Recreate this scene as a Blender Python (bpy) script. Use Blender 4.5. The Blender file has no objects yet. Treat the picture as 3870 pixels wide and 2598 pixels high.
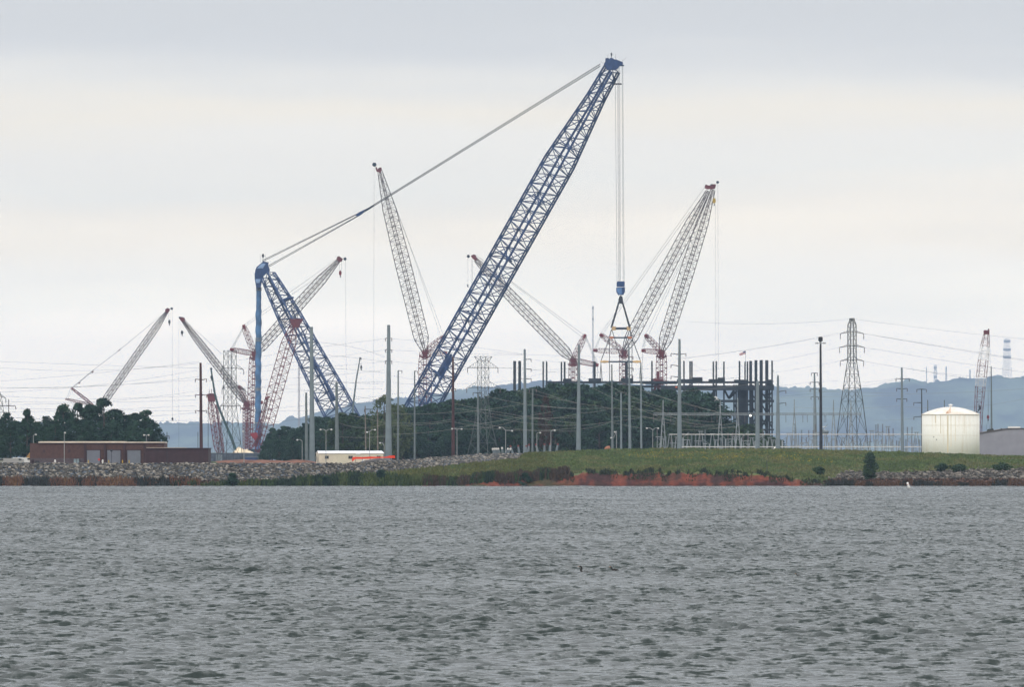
import bpy, math, random
import numpy as np
from mathutils import Vector, noise

# ------------------------------------------------------------------ camera, sky, sun, exposure
S = bpy.context.scene
COL = S.collection
IW, IH, FP = 3870, 2598, 43000.0          # photo size and focal length in its pixels
CAMZ, HOR = 5.2, 1750.0
TH = math.atan((HOR - IH / 2) / FP)
cd = bpy.data.cameras.new("camera"); cam = bpy.data.objects.new("camera", cd); COL.objects.link(cam)
cd.sensor_width = 36.0; cd.lens = 36.0 * FP / IW; cd.clip_start = 1.0; cd.clip_end = 90000.0
cam.location = (0, 0, CAMZ); cam.rotation_euler = (math.radians(90) + TH, 0, 0)
S.camera = cam
S.view_settings.view_transform = 'Standard'; S.view_settings.look = 'None'
S.view_settings.gamma = 1.0; S.view_settings.use_curve_mapping = False
S.view_settings.exposure = 0.0
S.cycles.max_bounces = 5; S.cycles.diffuse_bounces = 2; S.cycles.glossy_bounces = 2
S.cycles.volume_bounces = 0; S.cycles.transparent_max_bounces = 4
S.cycles.caustics_reflective = False; S.cycles.caustics_refractive = False

SUN_EL, SUN_ROT = 34.0, 200.0
W = bpy.data.worlds.new("World"); S.world = W; W.use_nodes = True
wn, wl = W.node_tree.nodes, W.node_tree.links
wn.clear()
wo = wn.new('ShaderNodeOutputWorld'); bg1 = wn.new('ShaderNodeBackground'); bg2 = wn.new('ShaderNodeBackground')
sky = wn.new('ShaderNodeTexSky'); sky.sky_type = 'NISHITA'; sky.sun_disc = False
sky.sun_elevation = math.radians(SUN_EL); sky.sun_rotation = math.radians(SUN_ROT)
bg1.inputs[1].default_value = 0.05
wl.new(sky.outputs[0], bg1.inputs[0])
tc = wn.new('ShaderNodeTexCoord'); sep = wn.new('ShaderNodeSeparateXYZ'); wl.new(tc.outputs['Generated'], sep.inputs[0])
mp = wn.new('ShaderNodeMapping'); mp.inputs['Scale'].default_value = (9, 9, 85); wl.new(tc.outputs['Generated'], mp.inputs[0])
nz = wn.new('ShaderNodeTexNoise'); nz.inputs['Scale'].default_value = 1.6; nz.inputs['Detail'].default_value = 4
nz.inputs['Roughness'].default_value = 0.5
wl.new(mp.outputs[0], nz.inputs['Vector'])
ma = wn.new('ShaderNodeMath'); ma.operation = 'MULTIPLY_ADD'; ma.inputs[1].default_value = 0.012
wl.new(nz.outputs['Fac'], ma.inputs[0]); wl.new(sep.outputs['Z'], ma.inputs[2])
sb = wn.new('ShaderNodeMath'); sb.operation = 'SUBTRACT'; sb.inputs[1].default_value = 0.006; wl.new(ma.outputs[0], sb.inputs[0])
# thin band of the sky the picture shows, and the rest of the overcast dome
r1 = wn.new('ShaderNodeMapRange'); r1.inputs['From Min'].default_value = 0.0; r1.inputs['From Max'].default_value = 0.05
wl.new(sb.outputs[0], r1.inputs['Value'])
cr = wn.new('ShaderNodeValToRGB'); wl.new(r1.outputs[0], cr.inputs[0])
SKY = [(0.0, (2.573, 2.245, 1.824)), (0.195, (2.573, 2.245, 1.824)), (0.279, (1.96, 1.776, 1.463)), (0.349, (1.654, 1.509, 1.277)), (0.405, (1.529, 1.359, 1.111)), (0.451, (1.377, 1.245, 1.049)), (0.512, (1.24, 1.173, 1.046)), (0.572, (1.202, 1.131, 1.018)), (0.623, (1.207, 1.104, 0.941)), (0.67, (1.058875, 1.0155349999999999, 0.93982)), (0.705, (0.945, 0.925, 0.892)), (0.753, (0.852, 0.847, 0.84)), (0.805, (0.816, 0.814, 0.811)), (1.0, (0.68, 0.71, 0.739))]
e = cr.color_ramp.elements
while len(e) < len(SKY): e.new(0.5)
for k, (p, c) in enumerate(SKY): e[k].position = p; e[k].color = (*c, 1)
r2 = wn.new('ShaderNodeMapRange'); r2.inputs['From Min'].default_value = 0.05; r2.inputs['From Max'].default_value = 0.7
wl.new(sep.outputs['Z'], r2.inputs['Value'])
mx = wn.new('ShaderNodeMix'); mx.data_type = 'RGBA'; wl.new(r2.outputs[0], mx.inputs[0]); wl.new(cr.outputs[0], mx.inputs[6])
mx.inputs[7].default_value = (1.6, 1.63, 1.68, 1)
wl.new(mx.outputs[2], bg2.inputs[0])
ms = wn.new('ShaderNodeMixShader'); ms.inputs[0].default_value = 0.94
wl.new(bg1.outputs[0], ms.inputs[1]); wl.new(bg2.outputs[0], ms.inputs[2]); wl.new(ms.outputs[0], wo.inputs[0])

sd = bpy.data.lights.new("sun", 'SUN'); sun = bpy.data.objects.new("sun", sd); COL.objects.link(sun)
sd.energy = 1.3; sd.angle = math.radians(14); sd.color = (1.0, 0.96, 0.9)
_az = math.radians(SUN_ROT)
sdir = Vector((math.sin(_az) * math.cos(math.radians(SUN_EL)), math.cos(_az) * math.cos(math.radians(SUN_EL)), math.sin(math.radians(SUN_EL))))
sun.rotation_euler = sdir.to_track_quat('Z', 'Y').to_euler()
HAZE_D, HAZE_C = 2.8e-5, (0.47, 0.62, 0.83)

# ------------------------------------------------------------------ helpers
rnd = random.Random(7)
def P(px, py, D):
    """point on the line of sight through photo pixel (px, py) that is D metres out"""
    dx = (px - IW / 2) / FP; du = (IH / 2 - py) / FP
    fy = math.cos(TH) - du * math.sin(TH); fz = math.sin(TH) + du * math.cos(TH)
    t = D / fy
    return Vector((dx * t, D, CAMZ + fz * t))
def X(px, D): return P(px, HOR, D).x
def Z(py, D): return P(IW / 2, py, D).z
def M(px, D): return px * D / FP
GZ = 4.88     # level of the land

MATS = {}
def mat(name, col, rough=0.7, metal=0.0, var=0.25, scale=0.8, emit=None, col2=None, zstretch=1.0):
    if name in MATS: return MATS[name]
    m = bpy.data.materials.new(name); m.use_nodes = True
    n, l = m.node_tree.nodes, m.node_tree.links
    b = n['Principled BSDF']; b.inputs['Roughness'].default_value = rough; b.inputs['Metallic'].default_value = metal
    b.inputs['Specular IOR Level'].default_value = 0.3
    t = n.new('ShaderNodeTexCoord'); mpn = n.new('ShaderNodeMapping'); mpn.inputs['Scale'].default_value = (1, 1, zstretch)
    l.new(t.outputs['Object'], mpn.inputs[0])
    q = n.new('ShaderNodeTexNoise'); q.inputs['Scale'].default_value = scale; q.inputs['Detail'].default_value = 4
    l.new(mpn.outputs[0], q.inputs['Vector'])
    r = n.new('ShaderNodeValToRGB'); l.new(q.outputs['Fac'], r.inputs[0])
    c2 = col2 or tuple(min(1, c * (1 + var)) for c in col)
    r.color_ramp.elements[0].position = 0.35; r.color_ramp.elements[1].position = 0.65
    r.color_ramp.elements[0].color = (*[c * (1 - var) for c in col], 1); r.color_ramp.elements[1].color = (*c2, 1)
    l.new(r.outputs[0], b.inputs['Base Color'])
    if emit:
        b.inputs['Emission Color'].default_value = (*emit[:3], 1); b.inputs['Emission Strength'].default_value = emit[3]
    MATS[name] = m
    return m
ORG = {}
def tag(o, label=None, cat=None, group=None, kind=None):
    if label: o['label'] = label
    if cat: o['category'] = cat
    if group: o['group'] = group
    if kind: o['kind'] = kind
    return o
def thing(name, label, cat, loc, group=None):
    o = bpy.data.objects.new(name, None); COL.objects.link(o); o.location = loc; o.empty_display_size = 0.5
    ORG[o.name] = np.array(loc, float)
    return tag(o, label, cat, group)

class MB:
    def __init__(s): s.v = []; s.f = []; s.mi = []; s.m = 0
    def add(s, vs, fs):
        o = len(s.v); s.v.extend(tuple(v) for v in vs); s.f.extend(tuple(i + o for i in f) for f in fs)
        s.mi.extend([s.m] * len(fs)); return s
    def tube(s, p, q, r, n=4, r2=None, cap=True):
        p, q = Vector(p), Vector(q); d = q - p
        if d.length < 1e-6: return s
        d.normalize(); a = Vector((0, 0, 1)) if abs(d.z) < 0.9 else Vector((0, 1, 0))
        u = d.cross(a).normalized(); w = d.cross(u); r2 = r if r2 is None else r2
        vs = []
        for k in range(n):
            c = math.cos(2 * math.pi * (k + .5) / n); t = math.sin(2 * math.pi * (k + .5) / n)
            vs.append(p + u * (c * r) + w * (t * r)); vs.append(q + u * (c * r2) + w * (t * r2))
        fs = [(2 * k, 2 * k + 1, (2 * k + 3) % (2 * n), (2 * k + 2) % (2 * n)) for k in range(n)]
        if cap: fs += [tuple(range(0, 2 * n, 2)), tuple(range(2 * n - 1, 0, -2))]
        return s.add(vs, fs)
    def sweep(s, pts, rad, n=8, cap=True):
        pts = [Vector(p) for p in pts]; base = len(s.v); vs = []; fs = []
        for i, p in enumerate(pts):
            d = (pts[min(i + 1, len(pts) - 1)] - pts[max(i - 1, 0)]).normalized()
            a = Vector((0, 1, 0)) if abs(d.y) < 0.9 else Vector((1, 0, 0))
            u = d.cross(a).normalized(); w = d.cross(u)
            for k in range(n):
                c = 2 * math.pi * k / n; vs.append(p + u * (math.cos(c) * rad[i]) + w * (math.sin(c) * rad[i]))
        for i in range(len(pts) - 1):
            for k in range(n):
                fs.append((i * n + k, i * n + (k + 1) % n, (i + 1) * n + (k + 1) % n, (i + 1) * n + k))
        if cap: fs += [tuple(range(n))[::-1], tuple(range((len(pts) - 1) * n, len(pts) * n))]
        return s.add(vs, fs)
    def box(s, c, size, rz=0.0):
        c = Vector(c); hx, hy, hz = size[0] / 2, size[1] / 2, size[2] / 2
        co, si = math.cos(rz), math.sin(rz); vs = []
        for z in (-hz, hz):
            for x, y in ((-hx, -hy), (hx, -hy), (hx, hy), (-hx, hy)):
                vs.append((c.x + x * co - y * si, c.y + x * si + y * co, c.z + z))
        return s.add(vs, [(3, 2, 1, 0), (4, 5, 6, 7), (0, 1, 5, 4), (1, 2, 6, 5), (2, 3, 7, 6), (3, 0, 4, 7)])
    def pbox(s, x0, y0, x1, y1, D, t):
        """box seen as the pixel rectangle, near face D metres out, t metres deep"""
        a = P(x0, y0, D); b = P(x1, y1, D)
        return s.box(((a.x + b.x) / 2, D + t / 2, (a.z + b.z) / 2), (abs(b.x - a.x), t, abs(a.z - b.z)))
    def prism(s, pts, D, t):
        a = [P(x, y, D) for x, y in pts]; n = len(a)
        vs = [(p.x, D - t / 2, p.z) for p in a] + [(p.x, D + t / 2, p.z) for p in a]
        return s.add(vs, [tuple(range(n)), tuple(range(2 * n - 1, n - 1, -1))] + [(k, k + n, (k + 1) % n + n, (k + 1) % n) for k in range(n)])
    def lathe(s, c, prof, n=32):
        c = Vector(c); vs = []; fs = []
        for r, z in prof:
            for k in range(n):
                a = 2 * math.pi * k / n; vs.append((c.x + r * math.cos(a), c.y + r * math.sin(a), c.z + z))
        for i in range(len(prof) - 1):
            for k in range(n): fs.append((i * n + k, i * n + (k + 1) % n, (i + 1) * n + (k + 1) % n, (i + 1) * n + k))
        fs += [tuple(range(n))[::-1], tuple(range((len(prof) - 1) * n, len(prof) * n))]
        return s.add(vs, fs)
    def build(s, name, m, parent=None, smooth=False):
        V = np.array(s.v, float)
        if parent is None:
            org = np.array([(V[:, 0].min() + V[:, 0].max()) / 2, (V[:, 1].min() + V[:, 1].max()) / 2, V[:, 2].min()])
        else: org = ORG[parent.name]
        me = bpy.data.meshes.new(name); me.from_pydata((V - org).tolist(), [], s.f)
        for mm in (m if isinstance(m, (list, tuple)) else [m]): me.materials.append(mm)
        if isinstance(m, (list, tuple)): me.polygons.foreach_set('material_index', s.mi)
        if smooth: me.polygons.foreach_set('use_smooth', [True] * len(s.f))
        me.update()
        o = bpy.data.objects.new(name, me); COL.objects.link(o)
        if parent is None: o.location = org
        else: o.parent = parent
        ORG[o.name] = org
        return o
def grid_mesh(name, XX, YY, ZZ, m, kind='structure', cols=None, smooth=True):
    nr, nc = XX.shape
    me = bpy.data.meshes.new(name); V = np.stack([XX, YY, ZZ], -1).reshape(-1, 3).astype(np.float32)
    i = np.arange(nr * nc).reshape(nr, nc); F = np.stack([i[:-1, :-1], i[:-1, 1:], i[1:, 1:], i[1:, :-1]], -1).reshape(-1, 4)
    me.vertices.add(len(V)); me.vertices.foreach_set('co', V.ravel())
    me.loops.add(F.size); me.loops.foreach_set('vertex_index', F.ravel().astype(np.int32))
    me.polygons.add(len(F)); me.polygons.foreach_set('loop_start', np.arange(0, F.size, 4, dtype=np.int32))
    me.polygons.foreach_set('loop_total', np.full(len(F), 4, np.int32))
    if smooth: me.polygons.foreach_set('use_smooth', np.ones(len(F), bool))
    me.update(calc_edges=True); me.materials.append(m)
    if cols is not None:
        a = me.color_attributes.new('zone', 'FLOAT_COLOR', 'POINT')
        a.data.foreach_set('color', np.concatenate([cols.reshape(-1, 3), np.ones((len(V), 1))], 1).astype(np.float32).ravel())
    o = bpy.data.objects.new(name, me); COL.objects.link(o); tag(o, kind=kind)
    return o
def quads_mesh(name, V, m, cols=None):
    """V: (n,4,3) loose quads"""
    n = len(V); me = bpy.data.meshes.new(name)
    me.vertices.add(n * 4); me.vertices.foreach_set('co', V.astype(np.float32).ravel())
    me.loops.add(n * 4); me.loops.foreach_set('vertex_index', np.arange(n * 4, dtype=np.int32))
    me.polygons.add(n); me.polygons.foreach_set('loop_start', np.arange(0, n * 4, 4, dtype=np.int32))
    me.polygons.foreach_set('loop_total', np.full(n, 4, np.int32)); me.update(calc_edges=True); me.materials.append(m)
    if cols is not None:
        a = me.color_attributes.new('zone', 'FLOAT_COLOR', 'POINT'); c = np.repeat(cols, 4, 0)
        a.data.foreach_set('color', np.concatenate([c, np.ones((len(c), 1))], 1).astype(np.float32).ravel())
    o = bpy.data.objects.new(name, me); COL.objects.link(o)
    return o
def attr_mat(name, rough=0.9, scale=2.0, amt=0.35, zs=1.0):
    m = bpy.data.materials.new(name); m.use_nodes = True; n, l = m.node_tree.nodes, m.node_tree.links
    b = n['Principled BSDF']; b.inputs['Roughness'].default_value = rough; b.inputs['Specular IOR Level'].default_value = 0.15
    a = n.new('ShaderNodeAttribute'); a.attribute_name = 'zone'
    t = n.new('ShaderNodeTexCoord'); mpn = n.new('ShaderNodeMapping'); mpn.inputs['Scale'].default_value = (1, 1, zs)
    l.new(t.outputs['Object'], mpn.inputs[0])
    q = n.new('ShaderNodeTexNoise'); q.inputs['Scale'].default_value = scale; q.inputs['Detail'].default_value = 5; q.inputs['Roughness'].default_value = .65
    l.new(mpn.outputs[0], q.inputs['Vector'])
    r = n.new('ShaderNodeMapRange'); r.inputs['From Min'].default_value = .3; r.inputs['From Max'].default_value = .7
    r.inputs['To Min'].default_value = 1 - amt; r.inputs['To Max'].default_value = 1 + amt; l.new(q.outputs['Fac'], r.inputs['Value'])
    v = n.new('ShaderNodeVectorMath'); v.operation = 'SCALE'; l.new(a.outputs['Color'], v.inputs[0]); l.new(r.outputs[0], v.inputs['Scale'])
    l.new(v.outputs[0], b.inputs['Base Color'])
    return m
def vnoise(x, y, seed=0):
    """smooth value noise on arrays"""
    rs = np.random.RandomState(seed); T = rs.rand(256, 256)
    xi = np.floor(x).astype(int); yi = np.floor(y).astype(int); fx = x - xi; fy = y - yi
    fx = fx * fx * (3 - 2 * fx); fy = fy * fy * (3 - 2 * fy)
    g = lambda a, b: T[a % 256, b % 256]
    return (g(xi, yi) * (1 - fx) * (1 - fy) + g(xi + 1, yi) * fx * (1 - fy) + g(xi, yi + 1) * (1 - fx) * fy + g(xi + 1, yi + 1) * fx * fy)
def fbm(x, y, seed=0, o=4):
    return sum(vnoise(x * 2 ** k, y * 2 ** k, seed + k) * 0.5 ** k for k in range(o)) / sum(0.5 ** k for k in range(o))
def interp(x, pts): return np.interp(x, [p[0] for p in pts], [p[1] for p in pts])
def smooth(a, b, x):
    t = np.clip((x - a) / (b - a), 0, 1); return t * t * (3 - 2 * t)

# ------------------------------------------------------------------ materials
m_blue = mat('blue_paint', (.013, .045, .14), .45, var=.25, scale=.3)
m_blue_dark = mat('dark_blue_paint', (.015, .042, .13), .5, var=.25)
m_blue_pale = mat('pale_blue_panel', (.22, .33, .52), .4, var=.12)
m_wrap = mat('blue_wrapping', (.065, .155, .30), .55, var=.35, scale=.25)
m_red = mat('red_paint', (.20, .018, .025), .5, var=.3, scale=.4)
m_redd = mat('dark_red_paint', (.12, .025, .03), .6, var=.3, scale=.4)
m_lat = mat('weathered_lattice', (.035, .014, .013), .6, var=.3, scale=.3)
m_latred = mat('red_lattice', (.13, .018, .022), .6, var=.3, scale=.3)
m_rope = mat('steel_rope', (.05, .055, .06), .6, var=.2)
m_pend = mat('grey_pendant', (.02, .026, .033), .5, var=.25)
m_white = mat('white_paint', (.72, .71, .68), .5, var=.06)
m_wlat = mat('white_lattice', (.6, .6, .6), .5, var=.1)
m_yel = mat('yellow_paint', (.45, .30, .03), .5, var=.15)
m_tan = mat('tan_paint', (.62, .42, .20), .6, var=.12)
m_orange = mat('orange_bar', (.45, .17, .08), .6, var=.12)
m_black = mat('black_steel', (.018, .02, .025), .5, var=.2)
m_navy = mat('navy_steel', (.022, .04, .06), .6, var=.3, scale=.2)
m_dsteel = mat('dark_structural_steel', (.014, .022, .03), .65, var=.35, scale=.25)
m_gpole = mat('galvanised_pole', (.155, .19, .205), .5, var=.12, scale=.5)
m_gpole2 = mat('dull_grey_pole', (.12, .145, .15), .6, var=.15, scale=.5)
m_brownp = mat('rust_brown_pole', (.055, .022, .022), .7, var=.3, scale=.5)
m_tower = mat('tower_steel', (.04, .046, .042), .6, var=.2)
m_tower2 = mat('pale_tower_steel', (.085, .10, .10), .6, var=.2)
m_wire = mat('aluminium_wire', (.24, .23, .21), .5, var=.2)
m_gal = mat('galvanised_frame', (.22, .245, .255), .5, var=.2)
m_bus = mat('busbar', (.58, .56, .53), .4, var=.15)
m_ins = mat('insulator_glaze', (.10, .07, .065), .3, var=.2)
m_light = mat('pale_lamp', (.5, .5, .48), .3, var=.03)
m_concr = mat('pale_concrete_post', (.28, .29, .29), .8, var=.1)
m_green = mat('dark_green_boom', (.03, .07, .075), .5, var=.2)
m_greyb = mat('grey_boom', (.10, .13, .14), .5, var=.2)
m_far = mat('far_mast_steel', (.30, .28, .30), .6, var=.1)
m_glass = mat('dark_glass', (.03, .035, .04), .1, var=.1)
m_tyre = mat('tyre_rubber', (.02, .02, .02), .8, var=.1)

# ------------------------------------------------------------------ water
def make_water():
    m = bpy.data.materials.new('lake_water'); m.use_nodes = True; n, l = m.node_tree.nodes, m.node_tree.links
    b = n['Principled BSDF']; b.inputs['Base Color'].default_value = (.014, .024, .021, 1); b.inputs['Roughness'].default_value = .12
    b.inputs['IOR'].default_value = 1.333; b.inputs['Specular IOR Level'].default_value = 0.5
    g = n.new('ShaderNodeNewGeometry'); acc = g.outputs['Normal']
    for sc, sx, sy, amt, det in ((2.8, .8, 1.0, .40, 2.0), (7.0, .7, 1.2, .18, 2.0), (1.0, 2.4, .20, .58, 3.0), (1.0, .8, .04, .18, 4.0)):
        mpn = n.new('ShaderNodeMapping'); mpn.inputs['Scale'].default_value = (sx, sy, 1); mpn.inputs['Rotation'].default_value = (0, 0, .12)
        l.new(g.outputs['Position'], mpn.inputs[0])
        q = n.new('ShaderNodeTexNoise'); q.inputs['Scale'].default_value = sc; q.inputs['Detail'].default_value = det
        l.new(mpn.outputs[0], q.inputs['Vector'])
        s1 = n.new('ShaderNodeVectorMath'); s1.operation = 'SUBTRACT'; s1.inputs[1].default_value = (.5, .5, .5); l.new(q.outputs['Color'], s1.inputs[0])
        s2 = n.new('ShaderNodeVectorMath'); s2.operation = 'MULTIPLY'; s2.inputs[1].default_value = (amt * 2.2, amt * 4.4, 0); l.new(s1.outputs[0], s2.inputs[0])
        s3 = n.new('ShaderNodeVectorMath'); s3.operation = 'ADD'; l.new(acc, s3.inputs[0]); l.new(s2.outputs[0], s3.inputs[1]); acc = s3.outputs[0]
    nn = n.new('ShaderNodeVectorMath'); nn.operation = 'NORMALIZE'; l.new(acc, nn.inputs[0]); l.new(nn.outputs[0], b.inputs['Normal'])
    rows = [150.0]
    while rows[-1] < 2503:
        y = rows[-1]; rows.append(y + (0.13 if y > 250 else .4) + max(0, y - 250) * .0002)
    ys = np.array(rows, np.float32); u = np.linspace(-1, 1, 400, dtype=np.float32)
    YY, UU = np.meshgrid(ys, u, indexing='ij'); XX = UU * (YY * .050 + 7)
    ZZ = np.zeros_like(XX); rs = np.random.RandomState(4)
    for k in range(56):
        lam = .32 * (1.8 / .32) ** rs.rand(); ang = rs.normal(-math.pi / 2 + .25, .36); kk = 2 * math.pi / lam
        amp = .0078 * lam ** .8 * (0.5 + rs.rand())
        ph = np.float32(kk * math.cos(ang)) * XX + np.float32(kk * math.sin(ang)) * YY + np.float32(rs.rand() * 6.28)
        ZZ += np.float32(amp) * np.sin(ph)
    gust = (.55 + .9 * fbm(XX / 14, YY / 45, 11, 3)).astype(np.float32); ZZ *= gust; ZZ += 1.5 * ZZ * np.abs(ZZ)
    for k, f in enumerate((1., .75, .4, .15)):
        for c_ in (k, -1 - k): ZZ[:, c_] = ZZ[:, c_] * (1 - f) - .36 * f
    grid_mesh('water', XX, YY, ZZ, m)
    a = np.array([[-900., 900.], [-900., 900.]]); b_ = np.array([[-400., -400.], [2501., 2501.]])
    grid_mesh('lake_water', a, b_, np.full((2, 2), -.32), m)
make_water()

# ------------------------------------------------------------------ land
TOP = [(1300, 1756), (1500, 1745), (1800, 1722), (2000, 1718), (2200, 1708), (2400, 1703), (3000, 1702), (3200, 1706), (3480, 1717), (3700, 1726), (3870, 1728), (4200, 1728)]
CLIFF = [(0, 1845), (1500, 1843), (1650, 1826), (1900, 1816), (2050, 1802), (2200, 1790), (2500, 1790), (2800, 1794), (2950, 1808), (3080, 1828), (3140, 1836), (4200, 1836)]
GRASSB = [(-400, 1860), (620, 1842), (1000, 1826), (1300, 1800), (1500, 1782), (1700, 1764), (1960, 1738), (2010, 1690)]
ROCKR = [(3080, 1850), (3130, 1815), (3200, 1783), (3400, 1787), (3600, 1778), (3870, 1772), (4300, 1772)]
def pyz(py, Y): return CAMZ + (HOR - py) * Y / FP
def land_z(XX, YY):
    px = XX / YY * FP + IW / 2
    s = smooth(1350, 2000, px)
    ytop = 2516 + s * 86
    zt = np.where(px < 1300, pyz(1755.5, ytop), pyz(interp(px, TOP), ytop))
    zc = pyz(interp(px, CLIFF) + (12 * (vnoise(px / 34, px * 0, 3) - .5) + 12 * (vnoise(px / 9, px * 0, 4) - .5)) * smooth(1500, 1700, px), 2502.5)
    zc = np.maximum(zc, .05)
    z = np.where(YY < 2500, -.9, np.where(YY < 2502.5, -.9 + (zc + .9) * np.clip((YY - 2500) / 2.5, 0, 1) ** .6,
        np.where(YY < ytop, zc + (zt - zc) * np.clip((YY - 2502.5) / (ytop - 2502.5), 0, 1) ** (1 - .15 * s),
                 GZ + (zt - GZ) * (1 - smooth(0, 1, (YY - ytop - 6) / 70)))))
    z = z + (fbm(XX / 3.5, YY / 3.5, 21) - .5) * .35 * (YY > 2503) * (YY < ytop + 30) * np.where(px < 1300, .4, 1)
    return z, px, ytop
def make_land():
    xs = np.arange(-175, 175, .42)
    ys = np.unique(np.concatenate([np.arange(2498, 2504, .3), np.arange(2504, 2530, .5), np.arange(2530, 2620, 1.2), np.arange(2620, 2720, 4)]))
    YY, XX = np.meshgrid(ys, xs, indexing='ij'); ZZ, px, ytop = land_z(XX, YY)
    py = HOR - (ZZ - CAMZ) / YY * FP
    n1 = fbm(XX / 5, YY / 9, 31); n2 = fbm(XX / 1.4, YY / 1.4, 41); n3 = fbm(XX / 18, YY / 14, 51)
    grass = np.array([.098, .130, .048]); dry = np.array([.12, .13, .052]); dk = np.array([.04, .06, .026])
    clay = np.array([.155, .045, .028]); claydk = np.array([.05, .024, .022]); dirt = np.array([.14, .075, .05]); rock = np.array([.10, .095, .08])
    def lerp(a, b, t): return a * (1 - t[..., None]) + b * t[..., None]
    c = lerp(np.broadcast_to(grass, XX.shape + (3,)), dry, smooth(.4, .75, n1)); c = lerp(c, dk, smooth(.5, .72, n3) * .6)
    c = lerp(c, np.array([.15, .145, .04]), smooth(.52, .66, fbm(XX / 4, YY / 1.2, 77)) * (np.abs(YY - 2570) < 18) * smooth(2300, 2500, px) * (1 - smooth(3000, 3200, px)) * .8)
    ct = interp(px, CLIFF)
    cl = (YY < 2503.6 + 3 * (n2 - .5)) & (py > ct - 1 - 9 * (fbm(XX / 2.5, YY * 0, 63) - .4)) & (px > 1500) & (px < 3120)
    vc = lerp(np.broadcast_to(clay, XX.shape + (3,)), claydk, smooth(.40, .62, fbm(XX / 1.6, ZZ / 2.5, 61) * .6 + fbm(XX / 8, ZZ / 2, 66) * .4 + .05 * (ZZ < .5)))
    vc = lerp(vc, dk, smooth(.5, .62, fbm(XX / 4, ZZ / 2, 62)) * (1 - smooth(1950, 2250, px) * .85) * .8)
    c = np.where(cl[..., None], vc, c)
    # bare red scar on the grass slope
    scar = (np.abs(py - (1772 - (px - 2130) * .055)) < 4 + 5 * (n2 - .4)) & (px > 2080) & (px < 2370) & (YY < 2590)
    c = np.where(scar[..., None], clay * 1.1, c)
    left = (px < 2010) & (py < interp(px, GRASSB))
    rk = lerp(np.broadcast_to(rock, XX.shape + (3,)), np.array([.045, .04, .035]), smooth(.4, .6, n2))
    c = np.where(left[..., None] & (YY < ytop + 2)[..., None], rk, c)
    low = ((py > 1822) & (px < 700)) | ((py > 1815) & (px > 3130))
    c = np.where(low[..., None], lerp(np.broadcast_to(np.array([.10, .05, .032]), XX.shape + (3,)), np.array([.04, .03, .03]), smooth(.4, .6, n2)), c)
    right = (px > 3100) & (py > interp(px, ROCKR)) & ~low
    c = np.where(right[..., None], rk * .8, c)
    flat = (YY > ytop + 2) & (px < 1700)
    c = np.where(flat[..., None], lerp(np.broadcast_to(dirt, XX.shape + (3,)), grass, smooth(.5, .7, n1)), c)
    grid_mesh('shore_ground', XX, YY, ZZ, attr_mat('shore_soil', scale=1.2, amt=.45, zs=2), cols=c)
    a = np.array([[-6000., 6000.], [-6000., 6000.]]); b = np.array([[2716., 2716.], [60000., 60000.]])
    grid_mesh('ground', a, b, np.full((2, 2), GZ), mat('far_ground', (.10, .085, .055), .95, var=.4, scale=.01))
    return xs
make_land()

def ground_at(px, D):
    """height of the land under the pixel column at distance D"""
    if D > 2700: return GZ
    x = X(px, D); z, _, _ = land_z(np.array([[x]]), np.array([[float(D)]])); return float(z[0, 0])

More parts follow.
